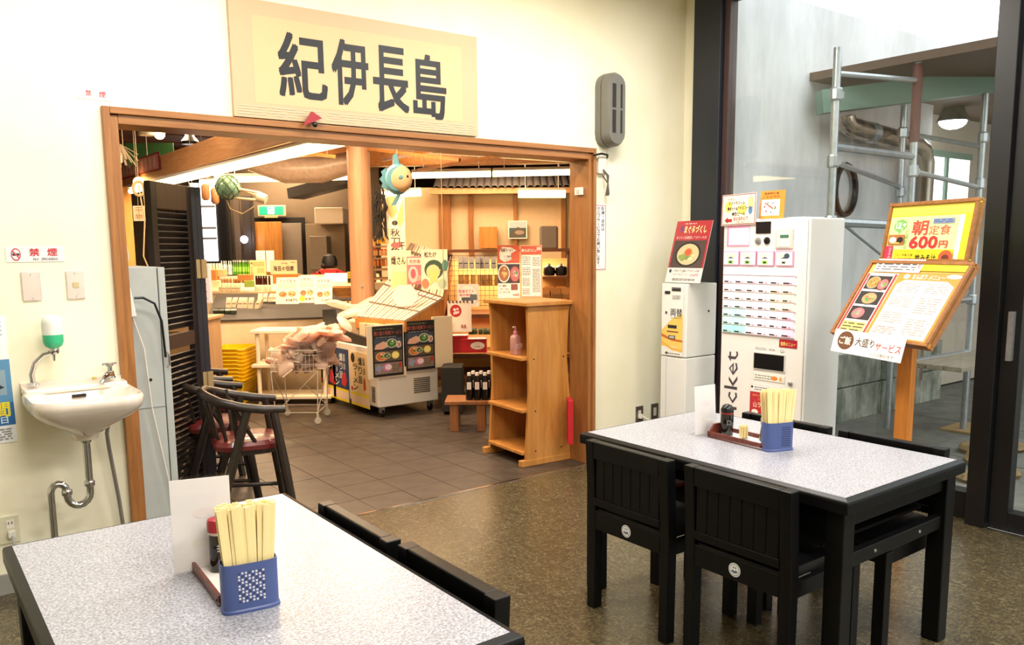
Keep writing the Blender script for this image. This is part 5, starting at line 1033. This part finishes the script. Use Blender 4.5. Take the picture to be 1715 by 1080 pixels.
# ---- freezer
t = thing('chest_freezer', 'white chest freezer on casters with glass top and posters on its sides', 'freezer', (3.36, 6.40, 0)); fz = plain('warm_freezer_white', 'dcd6cc', .4, var=.02)
MB().box(0, 0, .095, .62, 1.15, .62, fz).build('freezer_body', t, bev=.01)
MB().prism([(0, .62), (1.15, .62), (1.15, .90), (.9, .92), (.82, .74), (0, .68)], .02, .045, plain('charcoal_trim', '20242a', .4), 'x').build('side_trim', t)
MB().prism([(0, .62), (1.15, .62), (1.15, .90), (.9, .92), (.82, .74), (0, .68)], .575, .60, MATS['charcoal_trim'], 'x').build('side_trim', t)
MB().box(.045, .02, .62, .575, .9, .70, acryl_m).build('glass_rim', t)
for x, y in ((.06, .06), (.56, .06), (.06, 1.08), (.56, 1.08)):
    MB().lathe([(.035, -.012), (.035, .012)], black_m, n=14).build('caster', t).matrix_local = frame_mx((x, y, .036), (0, 1, 0), (0, 0, 1)); MB().box(x-.02, y-.02, .04, x+.02, y+.02, .1, steel_m).build('caster_fork', t)
for k in range(8): MB().box(.36, -.004, .19+k*.018, .53, 0, .198+k*.018, K('4a463f')).build('vent_slit', t)
for k in range(8): MB().box(-.004, .06, .14+k*.018, 0, .12, .148+k*.018, K('4a463f')).build('vent_slit', t)
RI = [('t', '鯛と鮭の和風ラーメン', .05, .82, .9, .085, 'b85c50', .01), ('l', .05, .93, .7, .96, 1, '8a8a60'), ('l', .1, .77, .8, .79, 1, 'c0c0c0'),
      ('r', .04, .54, .95, .76, '3a4860'), ('p', [(.05, .55), (.1, .64), (.35, .70), (.5, .66), (.48, .58), (.3, .54)], 'dcae98'), ('f', .62, .65, .18, .09, 'e0e0c8', '386c30', ['3c7c34', '508c40', 'e8e8d8']), ('f', .85, .62, .09, .07, 'e8e0d8', 'c8b0a0', ['f0e8e0', 'b86858']),
      ('r', .04, .30, .95, .51, '5c5048'), ('f', .28, .40, .2, .09, 'e8b890', 'c87848', ['e89858', '4c7830', 'f0d0b0']), ('f', .45, .41, .12, .06, 'f0e0d0', '3c6828', ['40702c', 'f0e8e0']), ('e', .73, .41, .13, .075, 'e8d868'), ('e', .73, .41, .10, .055, 'f6ec98'),
      ('r', .04, .05, .95, .27, '8c7c74'), ('p', [(.05, .15), (.15, .25), (.3, .2), (.2, .08)], '9098b8'), ('e', .45, .18, .16, .08, 'c878a8'), ('e', .48, .18, .11, .055, 'f0e0e8'), ('l', .62, .08, .85, .24, 4, '605030'), ('r', .84, .16, .92, .26, 'b83028')]
bf = MB().box(-.10, -.012, .36, .28, -.002, .83, K('efe0c4')).box(.26, -.012, .44, .38, -.002, .80, K('a89a94')).box(.56, -.012, .40, .78, -.002, .87, K('efe0c4')).build('cream_backing', t, bev=.002); 
for px0, lab in ((.0, 'l'), (.33, 'r')):
    sheet('ramen_poster', None, None, (px0-.05, -.018, .375 if lab == 'l' else .40), (1, 0, 0), (0, 0, 1), .30, .445, RI, back='191a20', th=.004, parent=t)
SP = [('242226', 'e8e4dc', 'c83848', 1.12), ('1f3a66', 'e8ece8', 'c83848', .84), ('eed6a4', '241c14', 'd04830', .50)]
for i, (bg, fg, rd, yy) in enumerate(SP):
    sheet('ramen_banner', None, None, (-.006, yy-.30+.30+.06 if i < 2 else .52, .06), (0, -1, 0), (0, 0, 1), .33 if i < 2 else .36, .50, [
        ('r', 0, 0, 1, .22, 'f6dcc0'), ('r', 0, .19, 1, .24, 'f6e020'), ('r', 0, 0, 1, .04, 'f6e020'), ('r', 0, .24, 1, 1, bg), ('v', 'ラーメン', .14, .28, .26, .50, fg, .03), ('v', '燻り旨', .45, .42, .2, .5, fg, .02), ('v', '醤油', .68, .60, .14, .32, fg, .0),
        ('e', .15, .88, .11, .09, '100e10' if i else 'c87878'), ('p', [(.55, .32), (.6, .5), (.8, .58), (.92, .4), (.8, .28)] if i < 2 else [(.72, .3), (.70, .5), (.8, .56), (.84, .35)], rd), ('r', .02, .27, .12, .34, 'c83030')], back=bg, th=.003, parent=t)
# boxed goods in the freezer
for k in range(5):
    for j in range(2): tag(MB().box(-.045, -.06, 0, .045, .06, .12, K(['b8a07c', 'c8b48c', 'd8c8a4'][(k+j) % 3])).build('frozen_box', bev=.002, loc=(3.46+.12*j, 6.5+k*.14, .70)), 'small tan box standing in the freezer display', 'box', 'tan boxes in the freezer')
# wooden packet rack on the freezer
A, B, C_, D_ = dep(597, 538, 7.55), dep(678, 545, 7.3), dep(744, 505, 7.7), dep(652, 474, 8.1)
t = thing('packet_rack', 'slanted wooden rack on the freezer filled with long white packets', 'rack', (0, 0, 0)); t.location = (A+B)/2; oo = t.location.copy()
def q4(ps, m, th=.012, nm='rack_board'):
    n_ = (V(ps[1])-V(ps[0])).cross(V(ps[2])-V(ps[0])).normalized()*th
    MB().loft([[V(p)-oo for p in ps], [V(p)-oo-n_ for p in ps]], m).build(nm, t)
wr = wood('rack_orange_wood', 'b87434', 'd0924c'); z_ = V((0, 0, 1))
E_, F_ = dep(758, 430, 8.0), dep(690, 410, 8.5)
q4([A, B, C_, D_], wr); q4([D_, C_, E_, F_], wr)
q4([A-z_*.06, B-z_*.06, B+z_*.035, A+z_*.035], wr, .015, 'front_lip'); q4([B-z_*.06, C_-z_*.16, C_+z_*.03, B+z_*.03], wr, .015, 'side_board'); q4([A-z_*.06, D_-z_*.18, D_+z_*.03, A+z_*.03], wr, .015, 'side_board'); q4([C_-z_*.14, E_-z_*.16, E_+z_*.02, C_+z_*.02], wr, .015, 'side_board')
def lerp(a, b2, s_): return a+(b2-a)*s_
pw = [K('cfc2b0', .3), K('c8b49c', .3), K('bfc2c2', .3)]
for tier, (a, b2, c_, d_) in enumerate(((A, B, C_, D_), (D_, C_, E_, F_))):
    up_ = (b2-a).cross(d_-a).normalized(); up_ = up_ if up_.z > 0 else -up_
    for k in range(8):
        for h_ in range(1 if tier else 2):
            s0, s1 = (k+.08)/8, (k+.92)/8; v0, v1 = ((.02, .97) if tier else ((.03, .5), (.5, .97))[h_])
            g = lambda s_, v_: lerp(lerp(a, b2, s_), lerp(d_, c_, s_), v_)
            base = [g(s0, v0), g(s1, v0), g(s1, v1), g(s0, v1)]; cen = sum(base, V())/4
            mb = MB(); mb.loft([[p+up_*.012-cen for p in base], [p+up_*.045-cen for p in base]], pw[(k*3+tier) % 3]); 
            st = [lerp(base[0], base[1], .35), lerp(base[0], base[1], .6), lerp(base[3], base[2], .6), lerp(base[3], base[2], .35)]; mb.add([lerp(p, q, .0)+up_*.0465-cen for p, q in zip(st, st)], [(0, 1, 2, 3)], K('a8927a'))
            sg = [lerp(base[0], base[3], .72), lerp(base[1], base[2], .72), lerp(base[1], base[2], .8), lerp(base[0], base[3], .8)]; mb.add([p+up_*.047-cen for p in sg], [(0, 1, 2, 3)], K('5a4a40'))
            o = mb.build('noodle_packet', loc=cen)
            tag(o, 'long white packet '+('standing at the back' if tier else 'lying in the front')+' of the slanted wooden rack', 'packet', 'packets in the '+('back' if tier else 'front')+' of the slanted rack')
t = thing('round_price_sign', 'blank white cloud shaped sign on a stick above the slanted rack', 'sign', dep(678, 495, 7.5), VR)
MB().prism([(.115*cos(q)*(1+.05*cos(6*q)), .10*sin(q)*(1+.05*cos(6*q))) for q in [2*pi*k/30 for k in range(30)]], -.003, .003, K('efe6e6'), 'y').build('sign_face', t); MB().box(-.004, .0, -.33, .004, .004, -.09, K('f0e8d8')).build('stick', t)
# banners behind
fsheet('fish_banner', 'orange and cream vertical banner with black brush writing, right of the round post', 'banner', 650, 470, 681, 330, 8.2, [('r', 0, .62, 1, 1, 'f3e2c8'), ('p', [(.05, .98), (.5, .99), (.6, .80), (.3, .72), (.1, .8)], 'e8a868'), ('p', [(.5, .7), (.9, .95), (.95, .70), (.7, .62)], 'f0b070'), ('v', '秋刀魚', .2, .30, .5, .32, '3a2a26', .02), ('e', .45, .68, .16, .03, '2c2626'), ('e', .5, .42, .3, .035, 'd05858'), ('v', '干', .65, .36, .3, .1, '2a2022', .02)], back='f0dcb8', th=.004)
fsheet('brush_writing_sheet', 'cream sheet with black brush writing behind the packet rack', 'poster', 655, 490, 690, 420, 7.9, [('t', '燻さんま', .05, .66, .9, .2, '33241e', .02), ('r', .08, .05, .9, .5, 'efc48c')], back='f3d8a8', th=.004)
fsheet('pink_fish_poster', 'pink and red poster with curled fish shape behind the packet rack', 'poster', 682, 476, 712, 430, 7.8, [('r', .05, .7, .95, .95, 'f0c8b8'), ('t', '熊野灘', .15, .75, .6, .14, 'b03040', .01), ('e', .35, .35, .28, .3, 'f0b8b0'), ('e', .35, .38, .14, .18, 'd85868'), ('p', [(.5, .1), (.9, .15), (.92, .3), (.6, .32)], 'e89890')], back='d8707c', th=.004)
fsheet('leaf_poster', 'poster with green ring and yellow leaves above the packet rack', 'poster', 706, 485, 750, 418, 7.4, [('t', '松たけ', .12, .80, .45, .14, '2c2a24', .02), ('e', .48, .50, .36, .24, '36503c'), ('e', .45, .44, .26, .18, 'e0cc98'), ('p', [(.3, .1), (.35, .35), (.2, .5), (.42, .45), (.5, .65), (.55, .45), (.75, .5), (.6, .32), (.68, .12), (.5, .22)], 'e8d078'), ('e', .9, .6, .12, .14, '4c7c6c'), ('e', .15, .15, .14, .12, 'c88060'), ('e', .8, .15, .16, .12, 'b0c0a0')], back='ecdcc0', th=.004, lean=.1)
# mixed goods right of the round post
row('bottle', 'yellow lidded bottle on the shelf right of the round post', 'bottle', 'yellow bottles on the middle shelf', 5, 630, 646, 408, 9.2, 12, bottle(K('f0b830', .2), K('f8e0a0')))
row('jar', 'red lidded jar on the shelf right of the round post', 'jar', 'red lidded jars', 6, 629, 650, 428, 9.2, 11, jar(K('e8b078', .2), K('d04c38')))
row('jar', 'amber jar on the lower middle shelf', 'jar', 'amber jars', 5, 630, 650, 446, 9.2, 12, jar(K('c8783c', .2), K('9a5a30')))
t = thing('goods_shelf', 'narrow wooden shelf with rows of jars right of the round post', 'shelf', dep(624, 470, 9.3), VR); t.location.z = 0
for py in (409, 429, 447, 462): MB().box(0, -.06, (412-py)*9.3/FPX+1.5-.02+.0, .2, .25, (412-py)*9.3/FPX+1.5, oak_m).build('shelf_board', t)
for x in (-.02, .2): MB().box(x, -.06, 0, x+.02, .27, 1.6, oak_m).build('upright', t)
block('storage_crate', 'pale crate stacked on the counter right of the round post', 'crate', 628, 485, 655, 473, 8.9, .2, K('e8d8b0'))
t = thing('dried_net', 'tangle of black dried seaweed net hanging right of the round post', 'decoration', dep(636, 320, 8.0))
rn = random.Random(9)
for k in range(26): MB().tube([(rn.uniform(-.07, .07), 0, rn.uniform(-.05, .08)), (rn.uniform(-.09, .09), rn.uniform(-.05, .05), -.15), (rn.uniform(-.08, .08), 0, rn.uniform(-.5, -.25))], .006, K('26221e'), 4).build('strand', t)
# ---- right facade
dF = 10.9
wf = plain('warm_facade_wall', 'dcc19c', .7)
block('wall_facade', 'cream mock house front at the right of the shop', None, 640, 480, 1000, 318, dF, .1, wf, kind=1)
t = thing('tiled_eave', 'grey wavy roof tiles along the mock house front', 'roof', dep(725, 318, dF-.45), VR); rt = plain('grey_roof_tile', '5a5450', .6, var=.15)
for k in range(22):
    x = k*.092
    MB().loft([[(x+.046+.046*cos(q), y, z0+.035*sin(q)) for q in [pi*j/8 for j in range(9)]]+[(x+.046-.04*cos(q), y, z0+.028*sin(q)-.0) for q in [pi*j/8 for j in range(9)]] for y, z0 in ((0, .02), (.45, .17))], rt).build('roof_tile', t, True)
MB().box(-.05, .03, -.05, 2.05, .12, .02, beam_m).build('eave_beam', t)
for a, b2, lab in ((737, 757, 'wide wood post of the mock house front left of the small windows'), (786, 794, 'thin wood post left of the left small window'), (861, 867, 'thin wood post between the two small windows'), (940, 948, 'thin wood post right of the right small window')):
    block('facade_post', lab, 'post', a, 470, b2, 322, dF-.06, .06, trim_m)
fr = plain('frosted_pane', 'c0c8bc', .5, emit=.25)
for i, (a, b2, y1, y0) in enumerate(((804, 836, 392, 328), (888, 915, 400, 332))):
    t = thing('small_window', ['left', 'right'][i]+' small wood framed frosted window in the mock house front', 'window', dep(a, y1, dF-.02), VR); w_ = (b2-a)*dF/FPX; h_ = (y1-y0)*dF/FPX
    MB().box(0, -.05, 0, .04, 0, h_, trim_m).box(w_-.04, -.05, 0, w_, 0, h_, trim_m).box(.04, -.05, h_-.04, w_-.04, 0, h_, trim_m).box(.04, -.05, 0, w_-.04, 0, .04, trim_m).build('window_frame', t); MB().box(.04, -.03, .04, w_-.04, -.02, h_-.04, fr).build('pane', t)
block('wood_box', 'orange wooden box mounted under the left small window', 'box', 803, 416, 833, 380, dF-.35, .25, pine_m)
fsheet('landscape_photo', 'framed landscape photograph on the mock house front', 'picture', 851, 400, 883, 370, dF-.15, [('r', .06, .06, .94, .94, '4a5a68'), ('r', .06, .6, .94, .94, 'b8c4cc'), ('p', [(.06, .3), (.5, .65), (.94, .5), (.94, .2), (.5, .06), (.06, .06)], '5a5448'), ('e', .6, .35, .25, .12, 'a08c78')], back='f0e8dc')
block('grey_box', 'rounded grey box behind the menu cards on the honey shelf', 'box', 904, 418, 935, 379, 7.93, .12, plain('grey_taupe_box', '8a7c6c', .5), .02)
fsheet('map_poster', 'pale green wall map on the cream wall right of the hanging sunfish', 'map', 683, 402, 729, 338, dF-.04, [('r', 0, 0, .4, .96, 'aebcae'), ('r', .42, 0, .98, 1, 'b4c4ac'), ('l', .5, .9, .85, .96, 1, 'b86050'), ('e', .6, .5, .2, .2, 'a8b8b0'), ('e', .25, .3, .12, .2, 'c8ccb4')], back='d8cca8', th=.006)
# ---- right shelving
dS = 7.9
t = thing('display_shelving', 'brown wooden display shelving with hanging wire grid in the right half of the shop', 'shelving', dep(716, 418, dS), VR); bz = t.location.z; t.location.z = 0
bw = wood('brown_shelf_wood', '5e3418', '7a4826', (2, 30, 30)); sh = [(1.5-(py-412)*dS/FPX) for py in (418, 422)]
Wd = 250*dS/FPX
MB().box(-.0, -.03, bz-.03, Wd+.1, .08, bz, bw).build('top_rail', t, bev=.003)
for px in (737, 950, 880): x = (px-716)*dS/FPX; MB().box(x, 0, 0, x+.075, .07, bz-.03, bw).build('upright', t, bev=.003)
for py in (524, 592, 628): z = 1.5-(py-412)*dS/FPX+.0; MB().box(.0, -.08, z-.04, Wd+.1, .5, z, bw).build('shelf_board', t, bev=.003)
MB().box((905-716)*dS/FPX, .0, 1.5-(466-412)*dS/FPX, Wd+.1, .5, 1.5-(463-412)*dS/FPX, bw).build('shelf_board', t)
MB().box(0, .5, .05, Wd+.1, .52, bz-.1, plain('amber_back_panel', 'e8b870', .6)).build('back_panel', t)
mb = MB()
for k in range(16): x = .17+k*.042; mb.tube([(x, -.02, bz-.06), (x, -.02, bz-.55)], .0025, black_m, 4)
for k in range(11): z = bz-.06-k*.048; mb.tube([(.15, -.025, z), (.82, -.025, z)], .0025, black_m, 4)
mb.build('wire_grid', t)
area('shelf_strip_light', dep(850, 470, dS+.3)+V((0, 0, .25)), 1.2, 12, WL, (0, 0, VR), sy=.1)
area('shelf_strip_light', dep(850, 545, dS+.2)+V((0, 0, .0)), 1.2, 10, WL, (0, 0, VR), sy=.1)
row('packet', 'small clear pouch hanging on the wire grid, upper row', 'packet', 'upper pouches on the wire grid', 9, 773, 846, 450, dS-.1, 20, pack('a09a94', '5c5854', .02, 0))
row('packet', 'small amber pouch behind the wire grid, lower row', 'packet', 'lower pouches on the wire grid', 8, 775, 842, 478, dS+.1, 18, pack('c8924c', 'f0c880', .02, 0))
row('packet', 'dark green bag on the shelf below the wire grid', 'packet', 'green bags on the low shelf', 6, 790, 830, 560, dS-.15, 10, pack('3c4428', '6c7040', .05, .5), .3)
row('packet', 'brown bread-like bag on the shelf behind the honey wood stand', 'packet', 'brown bags behind the menu cards', 3, 915, 950, 500, dS-.2, 18, pack('a06c3c', 'c89868', .06, .3), .3)
for i, (a, b2) in enumerate(((912, 928), (932, 948))):
    t2 = thing('black_kettle', ['left', 'right'][i]+' black lidded pot on the small shelf behind the menu cards', 'pot', dep((a+b2)/2, 461.5, dS+.15)); MB().lathe([(.05, 0), (.062, .03), (.055, .08), (.03, .1)], black_m, n=12).build('pot_body', t2, True); MB().lathe([(.012, .1), (.01, .12)], steel_m, n=8).build('knob', t2)
    block('amber_carton', ['left', 'right'][i]+' amber carton below the black pots on the shelving', 'carton', a, 523, b2+1, 480, dS+.1, .1, K('c07a3c'))
fsheet('blue_leaflet', 'grey blue leaflet poster with a boat photo hanging on the wire grid', 'poster', 836, 498, 862, 434, dS-.4, [('t', '魚の日', .1, .86, .6, .07, '34404c', .01), ('r', .1, .3, .92, .66, '50606c'), ('p', [(.12, .32), (.3, .45), (.8, .5), (.9, .4), (.7, .3)], '2c3440'), ('l', .1, .7, .8, .8, 2, 'a8b0b8')], back='8e98a2', th=.004)
fsheet('oval_sign', 'oval white and red shop sign with small photos left of the honey wood stand', 'sign', 766, 514, 802, 476, 7.78, [('e', .5, .5, .5, .5, 'd8c8c0'), ('e', .5, .5, .45, .45, 'f0e4dc'), ('t', '産直ギフト', .08, .62, .7, .14, 'b84050', .02), ('t', '地方発送', .1, .46, .6, .12, 'b84050', .02), ('r', .2, .14, .75, .42, '50545c'), ('r', .6, .3, .92, .55, '606870')], back='e9dcd4', th=.004)
fsheet('calendar_card', 'white card with round red emblem hanging beside the freezer', 'card', 750, 556, 790, 504, 7.7, [('e', .35, .68, .24, .20, 'b82838'), ('e', .30, .72, .06, .05, 'f0d8d0'), ('e', .42, .74, .05, .04, 'f0d8d0'), ('e', .36, .62, .07, .05, 'f0d8d0'), ('e', .28, .60, .04, .04, 'f0d8d0'), ('e', .46, .64, .04, .04, 'f0d8d0'), ('t', '長島', .55, .12, .22, .12, 'b84850', .02)]+[('r', .05+q*.15, .94, .13+q*.15, 1.0, '6a4030') for q in range(6)], back='eee0d0', th=.006)
t = thing('red_gift_box', 'red cardboard gift box with white oval price reading 1,000', 'box', dep(757, 591, 7.84), VR)
MB().box(0, 0, 0, .33, .2, .13, plain('bright_red_card', 'c0202c', .4)).build('box_body', t, bev=.004); MB().box(.0, .05, .13, .15, .2, .16, MATS['bright_red_card']).build('box_lid', t, bev=.003)
mb = MB(); pr(mb, .14, .075, [('e', .5, .5, .5, .5, 'c8a8a0'), ('e', .5, .5, .46, .45, 'f4e8dc'), ('t', '1,000', .22, .22, .46, .30, 'b02838', .03), ('l', .3, .65, .7, .78, 1, 'b06060'), ('t', '円', .72, .22, .12, .2, 'b02838')], 0); mb.build('price_oval', t).matrix_local = frame_mx((.175, -.002, .03), (1, 0, 0), (0, 0, 1))
t = thing('low_bench', 'small brown wooden bench holding black bottles', 'bench', dep(745, 700, 6.7), VR); t.location.z = 0; bn = wood('bench_wood', '7a4a26', '9c6638')
MB().box(0, 0, .225, .62, .3, .255, bn).build('bench_top', t, bev=.004); 
for x, y in ((.04, .02), (.26, .02), (.04, .22), (.26, .22), (.54, .02)): MB().box(x, y, 0, x+.07, y+.06, .225, bn).build('leg', t, bev=.003)
bench = t
for k in range(7):
    p = t.location+Mx.Rotation(VR, 3, 'Z') @ V((.20+.065*(k % 4)+.03*(k//4), .07+.09*(k//4), .256)); bo = thing('sauce_bottle', 'tall black sauce bottle with white cap on the low bench', 'bottle', p, VR, 'black bottles on the low bench')
    MB().lathe([(.029, 0), (.031, .01), (.031, .15), (.014, .19), (.013, .205)], plain('black_sauce', '100c0c', .2), n=12).build('bottle_body', bo, True); MB().lathe([(.015, .2), (.015, .225)], K('e8dcd8'), n=10).build('cap', bo)
    if k % 4 in (0, 1, 2): MB().box(-.018, -.036, .09, .018, -.033, .15, K('e0d4cc')).build('tag', bo)
block('dark_crate', 'dark crate of goods on the floor behind the freezer', 'crate', 740, 690, 775, 615, 7.4, .3, plain('very_dark_crate', '1c1a16', .8))
block('red_bin', 'red container on the floor between the honey wood stand and the door post', 'container', 951, 745, 960, 670, 5.6, .15, plain('bin_red', 'c01828', .5))
# ---- honey wood stand
t = thing('shelf_stand', 'honey coloured wooden shelf stand with flared sides beside the right door post', 'shelf', (3.40, 4.32, 0), radians(-4))
side = [(-.02, 0), (.36, 0), (.365, .35), (.33, .75), (.345, 1.05), (.36, 1.10), (.0, 1.10), (.008, .9), (.012, .5), (-.015, .1)]
for y in (0, .47): MB().prism([(x, z) for x, z in side], y, y+.028, pine_m, 'y').build('side_panel', t, bev=.003)
MB().box(-.03, -.03, 1.10, .38, .53, 1.128, pine_m).build('top_board', t, bev=.005)
for z in (.075, .37, .73): MB().box(-.035, .028, z, .33, .47, z+.022, pine_m).build('shelf_board', t, bev=.003)
MB().box(.30, .028, .10, .315, .25, 1.10, pine_m).build('back_slat', t); MB().box(.30, .33, .10, .315, .47, 1.10, pine_m).build('back_slat', t)
for y in (-.005, .475): MB().box(-.06, y, .0, .38, y+.04, .045, pine_m).build('foot', t, bev=.004)
for x, z in ((.06, .1), (.28, .1), (.05, .74), (.30, .74), (.06, .38)): MB().lathe([(.006, 0), (.005, .002)], black_m, n=8).build('screw', t).matrix_local = frame_mx((x, -.001, z), (1, 0, 0), (0, 0, 1))
t = thing('pump_bottle', 'clear pink pump bottle on the upper shelf of the honey wood stand', 'bottle', (3.45, 4.52, .754), radians(20))
MB().loft([rrect(0, 0, a, .028, z, .018, 4) for a, z in ((.036, 0), (.04, .005), (.04, .11), (.03, .13), (.014, .138))], plain('pinkish_clear', 'dba8a0', .15, alpha=.55)).build('bottle_body', t, True)
MB().lathe([(.015, .136), (.016, .16), (.006, .165), (.006, .19)], plain('pink_pump', 'd88898', .4), n=12).tube([(0, 0, .19), (-.03, 0, .192)], .006, K('e8d0c8')).build('pump', t, True)
sheet('pump_label', None, None, (-.038, -.0295, .045), (1, 0, 0), (0, 0, 1), .076, .03, [('l', .1, .2, .9, .8, 2, 'b06a70')], back='f0d8d0', th=.0005, parent=t)
# menu cards on it
fd = FR_.copy()
cwid = .16
for i, px0 in enumerate((834, 877)):
    o_ = at(834, 499, 'z', 1.129)+fd*(0 if i == 0 else cwid+.004)
    its = [('r', 0, .66, 1, 1, 'c8542c'), ('p', [(.08, .86), (.2, .97), (.6, .96), (.85, .9), (.6, .84), (.65, .72), (.3, .68), (.1, .74)], 'f3e0cc'), ('t', '和風ラーメン', .16, .87, .55, .07, '3c2418', .02), ('t', 'ミニ海鮮丼', .28, .76, .36, .05, '3c2418', .01), ('t', 'ミニまぐろ丼', .28, .70, .36, .05, '3c2418', .01), ('r', 0, .28, 1, .64, '2c2220'),
           ('f', .28, .46, .27, .17, 'e8d8c0', '9a5c2c', ['c8843c', 'd0a060', '8a4c24', 'b0a040']), ('f', .78, .45, .24, .16, '7a3020', 'b06058', ['d08880', '50904c', 'e0c8b8', 'c05848']), ('t', '①ミニ海鮮丼と', .04, .21, .4, .04, '3c2c24', .01), ('t', 'かやくごはん', .1, .15, .4, .04, '3c2c24', .01), ('t', '②ミニまぐろ丼', .04, .09, .5, .04, '3c2c24', .01), ('r', .6, .15, .9, .26, '8a4438'), ('t', '900円', .68, .03, .28, .05, 'c03c30', .02)] if i == 0 else [
           ('r', .03, .82, .97, .98, 'c8542c'), ('e', .12, .9, .05, .03, 'f3e0cc'), ('t', 'まんぼうメニュー', .2, .87, .6, .06, 'f3e0cc', .02), ('r', .76, .9, .95, .96, 'd8c8b0'), ('r', .06, .03, .94, .81, 'f0dcc8'), ('l', .10, .62, .46, .79, 5, '6a5448'), ('l', .56, .60, .9, .77, 6, '6a5448'), ('l', .10, .42, .46, .58, 5, '6a5448'), ('l', .56, .10, .9, .55, 16, '6a5448'), ('l', .10, .22, .44, .38, 6, '6a5448'), ('l', .10, .06, .42, .18, 4, '8a5448')]
    sheet('menu_card', ('left menu card with two bowl photos' if i == 0 else 'right menu card with columns of prices')+' leaning on the honey wood stand', 'menu', o_, fd, V((sin(YAW)*.18, cos(YAW)*.18, 1))+fd*.29, cwid, .385, its, back='f0dcc8' if i == 0 else 'e8a070', th=.003)

# cords that hold the hanging signs and ornaments
def hang(name, tz=2.96, dx=0, dz=0):
    o = bpy.data.objects[name]; B = o.matrix_basis.copy(); p = B.translation+V((0, 0, dz))+FR_*dx
    c = MB().tube([p, (p.x, p.y, tz)], .003, K('b8a888'), 4).build('cord', o); c.matrix_parent_inverse = B.inverted()
for n_, dx in (('white_tag_sign', .05), ('red_banner', .03), ('hanging_rope', 0), ('sunfish_plush', 0), ('dried_bundle', .02), ('fish_banner', .08), ('leaf_poster', .2), ('wrapped_duct', 0)): hang(n_, dx=dx)
